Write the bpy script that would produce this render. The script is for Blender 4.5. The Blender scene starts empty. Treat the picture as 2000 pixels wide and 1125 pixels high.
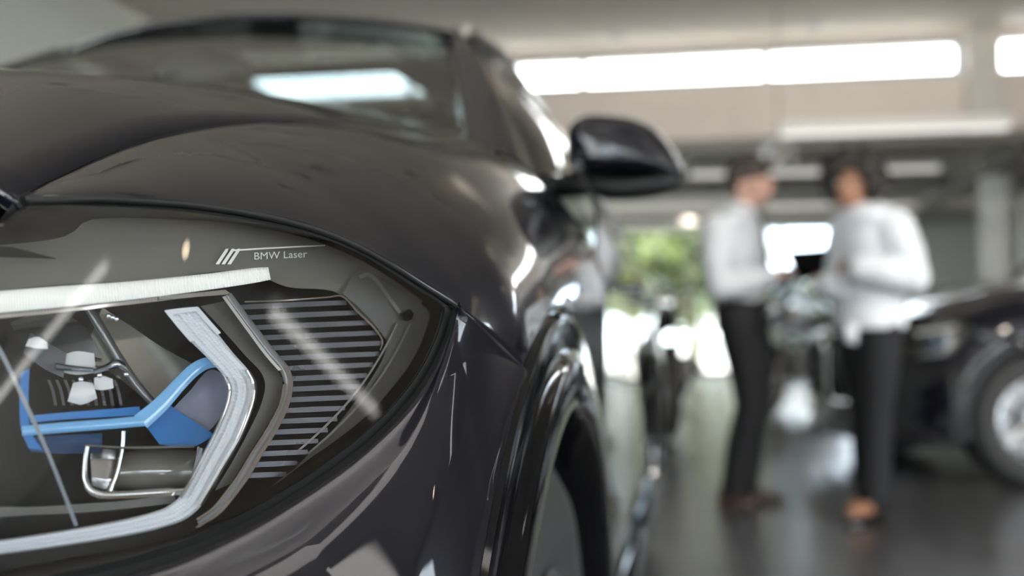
import bpy, bmesh, math, random
import numpy as np
from mathutils import Vector, Matrix
random.seed(7)
sc = bpy.context.scene
COL = sc.collection
R = math.radians

# ------------------------------------------------------------------ camera
# world axes = axes of the showroom = axes of the foreground car:
# x across the car (its left side is +x), y from its nose to its tail, z up
CAM = np.array((1.10, -0.15, 0.85)); YAW = R(10.0); FPX = 1944.0; HORIZON = 653.0
PITCH = math.atan((HORIZON - 562.5) / FPX)
cd = bpy.data.cameras.new('camera'); cam = bpy.data.objects.new('camera', cd); COL.objects.link(cam)
cd.lens = 35.0; cd.sensor_width = 36.0; cd.clip_start = 0.02; cd.clip_end = 200
cam.location = CAM; cam.rotation_euler = (R(90) + PITCH, 0, YAW)
cd.dof.use_dof = True; cd.dof.focus_distance = 0.66; cd.dof.aperture_fstop = 2.9; cd.dof.aperture_blades = 0
sc.camera = cam

# ------------------------------------------------------------------ world, lights, exposure
w = bpy.data.worlds.new('overcast_sky'); sc.world = w; w.use_nodes = True
nt = w.node_tree; bg = nt.nodes['Background']
tc = nt.nodes.new('ShaderNodeTexCoord'); mp = nt.nodes.new('ShaderNodeMapping'); nz = nt.nodes.new('ShaderNodeTexNoise')
mp.inputs['Scale'].default_value = (1.2, 1.2, 3.0); nz.inputs['Scale'].default_value = 2.0; nz.inputs['Detail'].default_value = 4
rp = nt.nodes.new('ShaderNodeValToRGB')
rp.color_ramp.elements[0].position = 0.35; rp.color_ramp.elements[0].color = (0.62, 0.80, 1.0, 1)
rp.color_ramp.elements[1].position = 0.62; rp.color_ramp.elements[1].color = (1.0, 1.0, 1.0, 1)
nt.links.new(tc.outputs['Generated'], mp.inputs['Vector']); nt.links.new(mp.outputs['Vector'], nz.inputs['Vector'])
nt.links.new(nz.outputs['Fac'], rp.inputs['Fac']); nt.links.new(rp.outputs['Color'], bg.inputs['Color'])
bg.inputs['Strength'].default_value = 7.0
sd = bpy.data.lights.new('sun', 'SUN'); sd.energy = 22.0; sd.angle = R(1.5); sd.color = (1, 0.95, 0.86)
sun = bpy.data.objects.new('sun', sd); COL.objects.link(sun); sun.location = (-30, 0, 40)
sun.rotation_euler = Vector((.50, .06, -.86)).to_track_quat('-Z', 'Y').to_euler()
vs = sc.view_settings
vs.view_transform = 'Standard'; vs.look = 'None'; vs.gamma = 1.0; vs.exposure = 0.65; vs.use_curve_mapping = False
cy = sc.cycles
cy.use_denoising = True; cy.max_bounces = 10; cy.diffuse_bounces = 5; cy.glossy_bounces = 5
cy.transmission_bounces = 6; cy.transparent_max_bounces = 16; cy.sample_clamp_indirect = 4.0
cy.caustics_reflective = False; cy.caustics_refractive = False

# ------------------------------------------------------------------ pixel -> point
_cy, _sy, _cp, _sp = math.cos(YAW), math.sin(YAW), math.cos(PITCH), math.sin(PITCH)
RIGHT = np.array((_cy, _sy, 0.0)); FWD = np.array((-_sy * _cp, _cy * _cp, _sp)); UPV = np.cross(RIGHT, FWD)
def ray(px, py):
    d = FWD + RIGHT * ((px - 1000.0) / FPX) - UPV * ((py - 562.5) / FPX)
    return d
def pix(px, py, X=None, Y=None, Z=None, D=None):
    """point seen at a pixel, on a plane of the room (X, Y or Z) or at a depth D"""
    d = ray(px, py)
    if X is not None: t = (X - CAM[0]) / d[0]
    elif Y is not None: t = (Y - CAM[1]) / d[1]
    elif Z is not None: t = (Z - CAM[2]) / d[2]
    else: t = D
    return CAM + d * t
def proj(p):
    q = np.asarray(p, float) - CAM; z = q @ FWD
    return 1000 + FPX * (q @ RIGHT) / z, 562.5 - FPX * (q @ UPV) / z, z

# ------------------------------------------------------------------ materials
MATS = {}
def mat(name, base, rough=0.5, metal=0.0, coat=0.0, spec=0.5, var=0.0, vscale=20.0, bump=0.0, bscale=200.0,
        emit=None, estr=0.0, sheen=0.0, stretch=(1, 1, 1), trans=0.0, alpha=1.0):
    if name in MATS: return MATS[name]
    m = bpy.data.materials.new(name); m.use_nodes = True; n = m.node_tree; b = n.nodes['Principled BSDF']
    b.inputs['Base Color'].default_value = (*base, 1); b.inputs['Roughness'].default_value = rough
    b.inputs['Metallic'].default_value = metal; b.inputs['Coat Weight'].default_value = coat
    b.inputs['Coat Roughness'].default_value = 0.02; b.inputs['Specular IOR Level'].default_value = spec
    b.inputs['Sheen Weight'].default_value = sheen; b.inputs['Transmission Weight'].default_value = trans
    t = n.nodes.new('ShaderNodeTexCoord'); mpn = n.nodes.new('ShaderNodeMapping'); mpn.inputs['Scale'].default_value = stretch
    n.links.new(t.outputs['Object'], mpn.inputs['Vector'])
    nz = n.nodes.new('ShaderNodeTexNoise'); nz.inputs['Scale'].default_value = vscale; nz.inputs['Detail'].default_value = 4
    n.links.new(mpn.outputs['Vector'], nz.inputs['Vector'])
    if var > 0:
        r = n.nodes.new('ShaderNodeValToRGB'); r.color_ramp.elements[0].position = 0.3; r.color_ramp.elements[1].position = 0.7
        r.color_ramp.elements[0].color = (*[c * (1 - var) for c in base], 1); r.color_ramp.elements[1].color = (*[min(1, c * (1 + var)) for c in base], 1)
        n.links.new(nz.outputs['Fac'], r.inputs['Fac']); n.links.new(r.outputs['Color'], b.inputs['Base Color'])
    else:
        mr = n.nodes.new('ShaderNodeMapRange'); mr.inputs['To Min'].default_value = rough * 0.93; mr.inputs['To Max'].default_value = min(1, rough * 1.07)
        n.links.new(nz.outputs['Fac'], mr.inputs['Value']); n.links.new(mr.outputs['Result'], b.inputs['Roughness'])
    if bump > 0:
        nb = n.nodes.new('ShaderNodeTexNoise'); nb.inputs['Scale'].default_value = bscale; n.links.new(mpn.outputs['Vector'], nb.inputs['Vector'])
        bp = n.nodes.new('ShaderNodeBump'); bp.inputs['Strength'].default_value = bump; bp.inputs['Distance'].default_value = 0.01
        n.links.new(nb.outputs['Fac'], bp.inputs['Height']); n.links.new(bp.outputs['Normal'], b.inputs['Normal'])
    if emit:
        b.inputs['Emission Color'].default_value = (*emit, 1); b.inputs['Emission Strength'].default_value = estr
    MATS[name] = m; return m
def thin_glass(name, tint=(1, 1, 1), ior=1.5, rough=0.0):
    """a thin pane: Fresnel mirror over a tinted see-through sheet"""
    if name in MATS: return MATS[name]
    m = bpy.data.materials.new(name); m.use_nodes = True; n = m.node_tree; n.nodes.remove(n.nodes['Principled BSDF'])
    out = n.nodes['Material Output']; tr = n.nodes.new('ShaderNodeBsdfTransparent'); tr.inputs['Color'].default_value = (*tint, 1)
    gl = n.nodes.new('ShaderNodeBsdfGlossy'); gl.inputs['Roughness'].default_value = rough; gl.inputs['Color'].default_value = (1, 1, 1, 1)
    fr = n.nodes.new('ShaderNodeFresnel'); ge = n.nodes.new('ShaderNodeNewGeometry'); mr = n.nodes.new('ShaderNodeMapRange')   # same mirror strength from both faces of the sheet
    mr.inputs['To Min'].default_value = ior; mr.inputs['To Max'].default_value = 1 / ior
    n.links.new(ge.outputs['Backfacing'], mr.inputs['Value']); n.links.new(mr.outputs['Result'], fr.inputs['IOR']); mx = n.nodes.new('ShaderNodeMixShader')
    n.links.new(fr.outputs['Fac'], mx.inputs['Fac']); n.links.new(tr.outputs['BSDF'], mx.inputs[1]); n.links.new(gl.outputs['BSDF'], mx.inputs[2])
    n.links.new(mx.outputs['Shader'], out.inputs['Surface']); MATS[name] = m; return m

# ------------------------------------------------------------------ object helpers
def link(o, parent=None):
    COL.objects.link(o)
    if parent is not None: o.parent = parent
    return o
def tag(o, label=None, cat=None, group=None, kind=None):
    if label: o['label'] = label
    if cat: o['category'] = cat
    if group: o['group'] = group
    if kind: o['kind'] = kind
    return o
def empty(name, loc=(0, 0, 0), rz=0.0, parent=None):
    o = bpy.data.objects.new(name, None); o.empty_display_size = 0.1; link(o, parent)
    o.location = loc; o.rotation_euler = (0, 0, rz); return o
class MB:
    """collects vertices and faces for one mesh"""
    def __init__(s): s.v = []; s.f = []; s.mi = []; s.cur = 0
    def add(s, vs, fs):
        k = len(s.v); s.v += [tuple(float(c) for c in p) for p in vs]
        for f in fs: s.f.append(tuple(i + k for i in f)); s.mi.append(s.cur)
        return s
    def grid(s, P, close_u=False, close_v=False, flip=False):
        nr, nc = len(P), len(P[0]); vs = [p for r in P for p in r]; fs = []
        for i in range(nr if close_u else nr - 1):
            for j in range(nc if close_v else nc - 1):
                a = i * nc + j; b = i * nc + (j + 1) % nc; c = ((i + 1) % nr) * nc + (j + 1) % nc; d = ((i + 1) % nr) * nc + j
                fs.append((a, d, c, b) if flip else (a, b, c, d))
        return s.add(vs, fs)
    def box(s, c, d, rz=0.0, M=None):
        c = np.array(c, float); h = np.array(d, float) / 2; vs = []
        for sx, sy, sz in ((-1,-1,-1),(1,-1,-1),(1,1,-1),(-1,1,-1),(-1,-1,1),(1,-1,1),(1,1,1),(-1,1,1)):
            p = Vector((sx * h[0], sy * h[1], sz * h[2]))
            if rz: p.rotate(Matrix.Rotation(rz, 3, 'Z'))
            if M is not None: p = M @ p
            vs.append(tuple(c + np.array(p)))
        return s.add(vs, [(0,3,2,1),(4,5,6,7),(0,1,5,4),(1,2,6,5),(2,3,7,6),(3,0,4,7)])
    def tube(s, pts, r, n=10, cap=True, flat=None):
        """tube along points; r number or list; flat=(a,b) scales the ring"""
        pts = [Vector(p) for p in pts]; rs = r if hasattr(r, '__len__') else [r] * len(pts)
        rings = []; up = None
        for i, p in enumerate(pts):
            t = (pts[min(i + 1, len(pts) - 1)] - pts[max(i - 1, 0)]).normalized()
            if up is None:
                up = Vector((0, 0, 1)) if abs(t.z) < 0.9 else Vector((1, 0, 0))
            x = t.cross(up).normalized(); y = x.cross(t).normalized(); up = y
            a, b = flat or (1, 1)
            rings.append([tuple(p + x * math.cos(2 * math.pi * k / n) * rs[i] * a + y * math.sin(2 * math.pi * k / n) * rs[i] * b) for k in range(n)])
        s.grid(rings, close_v=True)
        if cap:
            k = len(s.v); s.f.append(tuple(range(k - n, k))); s.mi.append(s.cur)
            k0 = k - n * len(rings); s.f.append(tuple(range(k0 + n - 1, k0 - 1, -1))); s.mi.append(s.cur)
        return s
    def lathe(s, prof, c, axis='Z', n=32):
        """profile of (radius, height) about an axis through c"""
        P = []
        for r, h in prof:
            row = []
            for k in range(n):
                a = 2 * math.pi * k / n; p = (r * math.cos(a), r * math.sin(a), h)
                if axis == 'X': p = (h, r * math.cos(a), r * math.sin(a))
                elif axis == 'Y': p = (r * math.cos(a), h, r * math.sin(a))
                row.append((c[0] + p[0], c[1] + p[1], c[2] + p[2]))
            P.append(row)
        return s.grid(P, close_v=True)
    def ellipsoid(s, c, r, n=16, m=10, M=None):
        P = []
        for i in range(m + 1):
            th = math.pi * i / m; row = []
            for k in range(n):
                a = 2 * math.pi * k / n
                p = Vector((r[0] * math.sin(th) * math.cos(a), r[1] * math.sin(th) * math.sin(a), r[2] * math.cos(th)))
                if M is not None: p = M @ p
                row.append((c[0] + p.x, c[1] + p.y, c[2] + p.z))
            P.append(row)
        return s.grid(P, close_v=True)
    def mesh(s, name, mats, smooth=True, fix=True, weld=True):
        me = bpy.data.meshes.new(name); me.from_pydata(s.v, [], s.f)
        for m in (mats if isinstance(mats, (list, tuple)) else [mats]): me.materials.append(m)
        me.polygons.foreach_set('material_index', s.mi)
        if fix:
            b = bmesh.new(); b.from_mesh(me)
            if weld: bmesh.ops.remove_doubles(b, verts=b.verts, dist=1e-6)
            bmesh.ops.dissolve_degenerate(b, dist=1e-7, edges=b.edges)
            bmesh.ops.recalc_face_normals(b, faces=b.faces); b.to_mesh(me); b.free()
        me.polygons.foreach_set('use_smooth', [bool(smooth)] * len(me.polygons))
        if smooth and smooth != 'all': me.set_sharp_from_angle(angle=R(smooth if smooth is not True else 40))
        me.update(); return me
    def build(s, name, mats, parent=None, smooth=True, fix=True, weld=True):
        o = bpy.data.objects.new(name, s.mesh(name, mats, smooth, fix, weld)); return link(o, parent)
def spline(pts, n):
    """n points along a smooth curve through pts (chord-length Hermite)"""
    P = np.array(pts, float); k = len(P)
    d = np.maximum(np.linalg.norm(np.diff(P, axis=0), axis=1), 1e-9) ** 0.5
    u = np.concatenate([[0], np.cumsum(d)]); T = np.zeros_like(P)
    for i in range(k):
        if i == 0: T[i] = (P[1] - P[0]) / d[0]
        elif i == k - 1: T[i] = (P[-1] - P[-2]) / d[-1]
        else:
            a, b = d[i - 1], d[i]; T[i] = ((P[i] - P[i-1]) / a * b + (P[i+1] - P[i]) / b * a) / (a + b)
    L = np.concatenate([[0], np.cumsum(np.linalg.norm(np.diff(P, axis=0), axis=1))])
    out = []
    for t in np.linspace(0, L[-1], n):
        i = min(max(int(np.searchsorted(L, t)) - 1, 0), k - 2); f = (t - L[i]) / max(L[i+1] - L[i], 1e-12); h = u[i+1] - u[i]
        f2, f3 = f * f, f * f * f
        out.append((2*f3 - 3*f2 + 1) * P[i] + (f3 - 2*f2 + f) * h * T[i] + (-2*f3 + 3*f2) * P[i+1] + (f3 - f2) * h * T[i+1])
    return np.array(out)
def solid(o, t, off=-1, rim=None):
    m = o.modifiers.new('thickness', 'SOLIDIFY'); m.thickness = t; m.offset = off
    if rim: o.data.materials.append(rim); m.material_offset_rim = 1
    return o
def bevel(o, wd, seg=2):
    m = o.modifiers.new('edge', 'BEVEL'); m.width = wd; m.segments = seg; m.limit_method = 'ANGLE'; m.angle_limit = R(35); return o
def copy_tree(o, parent=None, mirror=False, skip=()):
    c = o.copy(); COL.objects.link(c); c.parent = parent
    for ch in list(o.children):
        if ch.name.split('.')[0] in skip: continue
        copy_tree(ch, c, skip=skip)
    return c

# ================================================================== the showroom
YF, YB, XL, XR, YN = 12.0, 21.0, -4.75, 8.0, -9.0        # clerestory wall, rear glass wall, left, right, wall behind
ZC, ZW1, ZW0, ZL = 4.33, 4.27, 3.83, 3.12                  # ceiling, clerestory head and sill, lower ceiling of the rear bay
M_ceil = mat('ceiling_paint', (0.60, 0.55, 0.495), 0.8, var=0.03, vscale=0.5)
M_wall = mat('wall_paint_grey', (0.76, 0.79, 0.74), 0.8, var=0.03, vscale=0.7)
M_fascia = mat('fascia_panel_beige', (0.66, 0.60, 0.55), 0.55, var=0.04, vscale=1.0)
M_white = mat('white_trim_paint', (0.78, 0.77, 0.74), 0.5)
M_alu = mat('window_frame_grey', (0.45, 0.46, 0.47), 0.35, metal=0.3)
M_dark = mat('dark_anodised_metal', (0.03, 0.03, 0.033), 0.4)
M_pane = thin_glass('window_pane', (0.95, 0.97, 0.96), 1.45)
M_tile = mat('black_floor_tile', (0.075, 0.075, 0.08), 0.27, spec=1.0, var=0.15, vscale=3.0, bump=0.012, bscale=9.0)
M_grout = mat('floor_grout', (0.05, 0.05, 0.05), 0.7)

def struct(name, mb, m, parent=None, smooth=False):
    o = mb.build(name, m, parent, smooth=smooth)
    if parent is None: o['kind'] = 'structure'
    return o
def wall_with_holes(name, axis, at, a0, a1, z0, z1, holes, m, thick=0.2):
    """upright wall; axis 'x' runs along x at y=at, axis 'y' along y at x=at; holes (a0, a1, z0, z1)"""
    mb = MB(); A = sorted({a0, a1, *[h[0] for h in holes], *[h[1] for h in holes]}); Z = sorted({z0, z1, *[h[2] for h in holes], *[h[3] for h in holes]})
    for i in range(len(A) - 1):
        for j in range(len(Z) - 1):
            ca, cz = (A[i] + A[i+1]) / 2, (Z[j] + Z[j+1]) / 2
            if any(h[0] < ca < h[1] and h[2] < cz < h[3] for h in holes): continue
            if axis == 'x': mb.box((ca, at, cz), (A[i+1] - A[i], thick, Z[j+1] - Z[j]))
            else: mb.box((at, ca, cz), (thick, A[i+1] - A[i], Z[j+1] - Z[j]))
    return struct(name, mb, m)
WN = [0]
def window(axis, at, a0, a1, z0, z1, nx=1, nz_=1, fw=0.05, m=None):
    """frame, mullions and panes in one opening"""
    WN[0] += 1; mb = MB(); d = 0.1
    def bar(ca, cz, la, lz):
        mb.box((ca, at, cz) if axis == 'x' else (at, ca, cz), (la, d, lz) if axis == 'x' else (d, la, lz))
    for z in (z0 + fw / 2, z1 - fw / 2): bar((a0 + a1) / 2, z, a1 - a0, fw)
    for a in (a0 + fw / 2, a1 - fw / 2): bar(a, (z0 + z1) / 2, fw, z1 - z0 - 2 * fw)
    for k in range(1, nx): bar(a0 + (a1 - a0) * k / nx, (z0 + z1) / 2, fw, z1 - z0 - 2 * fw)
    for k in range(1, nz_): bar((a0 + a1) / 2, z0 + (z1 - z0) * k / nz_, a1 - a0 - 2 * fw, fw * 0.98)
    o = struct('window_%d' % WN[0], mb, m or M_alu)
    for i in range(nx):
        for j in range(nz_):
            p = MB(); A0 = a0 + (a1 - a0) * i / nx + fw * .5; A1 = a0 + (a1 - a0) * (i + 1) / nx - fw * .5
            B0 = z0 + (z1 - z0) * j / nz_ + fw * .5; B1 = z0 + (z1 - z0) * (j + 1) / nz_ - fw * .5
            q = [(A0, B0), (A1, B0), (A1, B1), (A0, B1)]
            p.add([(a, at, z) if axis == 'x' else (at, a, z) for a, z in q], [(0, 1, 2, 3)])
            p.build('pane', M_pane, o, smooth=False)
    return o

# floor: a dark bed of grout with black glossy tiles; tiles the picture shows largest are pieces of their own
fb = MB().box(((XL + XR) / 2, (YN + YB) / 2, -0.06), (XR - XL, YB - YN, 0.11)); floor = struct('floor', fb, M_grout)
TS, GAP = 0.6, 0.004
def tile_mb(mb, cx, cy, wx=TS, wy=TS):
    h = (wx - GAP) / 2; g = (wy - GAP) / 2; b = 0.003
    vs = [(cx + sx * h, cy + sy * g, -0.009) for sx, sy in ((-1,-1),(1,-1),(1,1),(-1,1))]
    vs += [(cx + sx * h, cy + sy * g, -b * .5) for sx, sy in ((-1,-1),(1,-1),(1,1),(-1,1))]
    vs += [(cx + sx * (h - b), cy + sy * (g - b), 0.0) for sx, sy in ((-1,-1),(1,-1),(1,1),(-1,1))]
    fs = [(0,1,5,4),(1,2,6,5),(2,3,7,6),(3,0,4,7),(4,5,9,8),(5,6,10,9),(6,7,11,10),(7,4,8,11),(8,9,10,11)]
    mb.add(vs, fs)
spots = []
ny = int((YB - YN) / TS); nxs = int((XR - XL) / TS)
for i in range(nxs):
    for j in range(ny):
        cx, cy_ = XL + 0.1 + TS * (i + .5), YN + TS * (j + .5)
        x, y, z = proj((cx, cy_, 0))
        vis = z > 0.5 and 1130 < x < 2080 and y < 1230
        spots.append((0 if vis else 1, z if vis else 0, cx, cy_))
spots.sort()
tm = MB(); tile_mb(tm, 0, 0); tmesh = tm.mesh('tile', M_tile, smooth=False)
rest = MB()
for k, (nv, z, cx, cy_) in enumerate(spots):
    if k < 290 and not nv:
        o = bpy.data.objects.new('tile', tmesh); link(o, floor); o.location = (cx, cy_, 0)
    else: tile_mb(rest, cx, cy_)
tag(rest.build('tile_field', M_tile, floor, smooth=False, fix=False), kind='stuff')

# ceilings
ceiling = struct('ceiling', MB().box(((XL + XR) / 2, (YN + YF) / 2 + .05, ZC + .1), (XR - XL, YF - YN + .1, .2)), M_ceil)
struct('ceiling_lower', MB().box(((XL + XR) / 2, (YF + YB) / 2 + .1, ZL + .1), (XR - XL, YB - YF, .2)), mat('lower_ceiling_paint', (0.52, 0.50, 0.47), 0.8, var=.03, vscale=.5))
# walls
LW = [(-8.6, -5.2, .15, 3.95), (-4.9, -1.5, .15, 3.95), (-1.2, 2.2, .15, 3.95)]
wall_with_holes('wall_left', 'y', XL - .1, YN, YF, 0, ZC, LW, M_wall)
for a0, a1, z0, z1 in LW: window('y', XL - .1, a0, a1, z0, z1, nx=3, nz_=2, fw=.07, m=M_dark)
struct('wall_left_rear', MB().box((XL - .1, (YB + YF) / 2 + .01, ZL / 2), (.2, YB - YF - .02, ZL)), M_wall)
# clerestory wall: windows between x = -4.7 .. 4.3 in bays of 2.2 m, then on beyond the column
HOL = [(-4.55, 4.25, ZW0, ZW1), (4.62, XR - .1, ZW0, ZW1)]
wf = wall_with_holes('wall_far', 'x', YF, XL, XR, ZL - .02, ZC, HOL, M_fascia, .2)
window('x', YF, -4.55, 4.25, ZW0, ZW1, nx=4, fw=.075); window('x', YF, 4.62, XR - .1, ZW0, ZW1, nx=2, fw=.05)
for k in range(8):                                            # cladding panels below the clerestory, joint by joint
    a0, a1 = XL + .02 + k * 1.59, XL + (k + 1) * 1.59
    MB().box(((a0 + a1) / 2, YF - .108, (ZL + ZW0) / 2), (a1 - a0 - .012, .015, ZW0 - ZL - .03)).build('panel', M_fascia, wf, smooth=False)
# right wall and the wall behind the camera: tall shop windows
RW = [(-8.4, -4.6, .15, 2.2), (-4.3, -.5, .15, 2.2), (-.2, 3.6, .15, 2.2)]
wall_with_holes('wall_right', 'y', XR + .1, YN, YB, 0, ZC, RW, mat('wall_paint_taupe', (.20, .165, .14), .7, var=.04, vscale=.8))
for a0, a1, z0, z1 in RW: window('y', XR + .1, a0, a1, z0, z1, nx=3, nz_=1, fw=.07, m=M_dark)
BW = [(-4.4, -.4, .15, 3.6), (-.1, 2.2, .15, 3.6), (2.5, 7.7, .15, 2.5)]
wall_with_holes('wall_back', 'x', YN - .1, XL, XR, 0, ZC, BW, M_wall)
for a0, a1, z0, z1 in BW: window('x', YN - .1, a0, a1, z0, z1, nx=3, nz_=2, fw=.07, m=M_dark)
# rear glass wall towards the garden
wall_with_holes('wall_rear', 'x', YB + .1, XL, XR, 0, ZL, [(-4.5, 4.9, .02, ZL - .04)], M_wall)
window('x', YB + .1, -4.5, 4.9, .02, ZL - .04, nx=5, nz_=1, fw=.07)
struct('trim_1', MB().box((1.6, YF - .14, ZL - .03), (XR - XL - .1, .16, .14)), mat('dark_soffit', (.18, .17, .16), .6))
# columns
def column(name, cx, cy_, r, z1, m):
    return struct(name, MB().lathe([(0, 0), (r + .03, 0), (r + .03, .08), (r, .09), (r, z1 - .06), (r + .05, z1 - .05), (r + .05, z1), (0, z1)], (cx, cy_, 0), n=28), m, smooth=True)
struct('wall_pier', MB().box((4.435, YF - .1, (ZL + ZC) / 2), (.36, .3, ZC - ZL)), mat('pier_paint', (.60, .57, .53), .7))
column('column_round', 5.05, 13.6, .2, ZL, M_white)
column('column_round_far', 6.9, 18.0, .2, ZL, M_white)
# ================================================================== the foreground car (car axes = world axes)
M_paint = mat('blue_black_car_paint', (0.006, 0.006, 0.011), 0.3, metal=0.0, coat=1.0, spec=0.08, vscale=900.0)
M_gloss = mat('gloss_black_plastic', (0.005, 0.005, 0.006), 0.06, spec=0.35)
M_matte = mat('black_rubber', (0.012, 0.012, 0.012), 0.7)
M_tyre = mat('tyre_rubber', (0.035, 0.035, 0.035), 0.75, bump=0.2, bscale=60)
M_chrome = mat('polished_chrome', (0.80, 0.80, 0.81), 0.07, metal=1.0)
M_rim = mat('silver_alloy', (0.62, 0.63, 0.65), 0.22, metal=1.0)
M_liner = mat('wheel_arch_felt', (0.008, 0.008, 0.008), 0.95)
M_wind = thin_glass('windscreen_glass', (0.82, 0.85, 0.82), 1.75)
M_side = thin_glass('tinted_side_glass', (0.50, 0.53, 0.52), 1.7)
M_head = mat('headliner_cloth', (0.62, 0.59, 0.54), 0.9)
M_seat = mat('black_leather', (0.02, 0.02, 0.02), 0.5)
CARY = 2.4
car = empty('suv', (0, CARY, 0))
tag(car, 'glossy blue-black SUV with a large clear headlight and folded-out door mirror', 'car')
def cpart(mb, name, m, parent=car, smooth=True, fix=True):
    o = mb.build(name, m, parent, smooth, fix)
    if parent is car: o.location = (0, -CARY, 0)
    return o
def mirrored(o, skip=()):
    c = copy_tree(o, car, skip=skip); c.scale.x = -1; return c

# front face of headlight, bumper top and hood lip: y as a function of (x, z)
def F(u, z):
    d = u - .74
    f = .33 + .75 * d + 1.6 * d * d if u > .506 else .242 - .12 * (.506 - u)
    return f + .30 * (z - .82)
def H(px, py, o=0.0):
    """point seen at a pixel on the front face moved back by o"""
    d = ray(px, py); a, b = .2, 2.5
    for _ in range(50):
        t = (a + b) / 2; p = CAM + d * t
        if p[1] < F(p[0], p[2]) + o: a = t
        else: b = t
    return CAM + d * a
def onu(px, py, u): return pix(px, py, X=u)
def ond(px, py, dv): return pix(px, py, Y=CAM[1] + dv)

# --- traced curves
SEAM = [H(48, 384, .004)] + [onu(*q) for q in ((100,355,.724),(150,331,.720),(200,308,.717),(260,284,.715),(320,266,.716),(400,250,.720),(480,241,.725),(560,238,.730),(650,241,.737),(750,253,.745),(850,271,.760),(930,290,.776),(985,309,.80))]
RIDGE = [np.array((.60, .30, .935)), np.array((.575, .45, 1.005))] + [onu(*q) for q in ((0,147,.55),(150,150,.52),(280,158,.50),(400,172,.50),(500,185,.52),(620,204,.56),(750,237,.62),(860,266,.69))]
FEND_EDGE = [(48,384),(120,383),(200,385),(300,390),(400,399),(500,415),(580,433),(650,455),(720,488),(780,523),(830,556),(868,581),(893,597)]
LENS_TOP = [(0,438),(40,408),(100,401),(200,403),(300,408),(400,418),(500,434),(580,451),(650,473),(710,500),(760,530),(810,562),(850,586),(865,600)]
LENS_BOT = [(0,1140),(130,1118),(250,1090),(350,1058),(440,1020),(520,978),(590,935),(650,893),(705,850),(755,803),(790,762),(818,722),(842,675),(858,632),(865,600)]
BUMP_TOP = [(0,1178),(140,1152),(260,1122),(360,1090),(450,1050),(530,1008),(600,964),(665,919),(720,876),(770,828),(808,784),(838,741),(862,694),(881,645),(893,602)]
AX, AZ, RO = .87, .37, .505                              # front axle y, z and outer radius of the arch trim
def arch_u(th):                                          # th from the top, negative towards the nose
    return .974 - .016 * max(0, -th / R(90)) ** 1.5 + .004 * max(0, th / R(90))
def arc(r, th, du=0.0): return np.array((arch_u(th) + du, AX + r * math.sin(th), AZ + r * math.cos(th)))
TH0 = -R(26.5); TH1 = R(100)
FS = [ond(893, 598, .690)] + [ond(*q) for q in ((930,628,.715),(975,670,.752))] + [arc(RO, TH0)]

# --- fender: sections across the car, from the hood seam outwards and down to headlight edge, bumper seam and arch
edge3 = np.vstack([spline([H(*q, .002) for q in FEND_EDGE], 60), spline(FS, 20)[2:]])
seam3 = spline(SEAM, 200)
def zlow(y):
    if y <= edge3[-1][1]: return float(np.interp(y, edge3[:, 1], edge3[:, 2]))
    dy = y - AX
    return AZ + math.sqrt(max(RO ** 2 - dy * dy, 0)) if abs(dy) < RO * .999 else AZ
YV = np.concatenate([np.linspace(.3585, .66, 60), np.linspace(.67, 1.362, 70)])
secs = []; corr = []
for y in YV:
    us, zs = np.interp(y, seam3[:, 1], seam3[:, 0]), np.interp(y, seam3[:, 1], seam3[:, 2])
    uw = np.interp(y, [.358, .40, .45, .50, .55, .60, .66, .87, 1.4], [.835, .872, .912, .943, .960, .969, .974, .976, .978])
    p = np.interp(y, [.36, .40, .48, .54, .65, .9, 1.4], [2.2, 2.1, 1.75, 1.40, 1.4, 1.35, 1.3]); d = np.interp(y, [.6, 1.3], [.20, .24])
    zl_ = zlow(y); a_end = math.acos(max(0, 1 - max(zs - zl_, 1e-5) / d))
    secs.append((us, zs, uw, p, d, zl_, a_end)); ue = us + (uw - us) * math.sin(a_end) ** (2 / p)
    tgt = np.interp(y, edge3[:, 1], edge3[:, 0]) if y <= edge3[-1][1] else arch_u((y - AX) / RO * 1.2)
    corr.append(tgt - ue)
corr = np.array(corr); print('fender corr', np.round(corr[::10], 3))
k_ = np.exp(-np.linspace(-2, 2, 13) ** 2); k_ /= k_.sum(); cs = np.convolve(np.pad(corr, 6, mode='edge'), k_, mode='valid')
G = []
for y, (us, zs, uw, p, d, zl_, a_end), c in zip(YV, secs, cs):
    row = [(us + (uw - us) * math.sin(a) ** (2 / p), y, zs - d * (1 - math.cos(a))) for a in np.linspace(0, a_end, 160)]
    if zs - zl_ > d: row += [(uw, y, z) for z in np.linspace(zs - d, zl_, 60)[1:]]
    row = np.array(row); L = np.concatenate([[0], np.cumsum(np.linalg.norm(np.diff(row, axis=0), axis=1))]); f = np.linspace(0, 1, 44)
    row = np.stack([np.interp(f * L[-1], L, row[:, k]) for k in range(3)], axis=1); row[:, 0] += c * f ** 2
    G.append(row)
G = np.array(G); Gs = G.copy()                               # even out the change from section to section, edges kept
for _ in range(12):
    Gs[1:-1, 1:-1] = Gs[1:-1, 1:-1] * .5 + .125 * (Gs[:-2, 1:-1] + Gs[2:, 1:-1] + Gs[1:-1, :-2] + Gs[1:-1, 2:])
G = Gs.tolist()
fender = cpart(MB().grid(G), 'fender', M_paint, smooth='all'); solid(fender, .004, rim=M_matte)
mirrored(fender)

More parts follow.
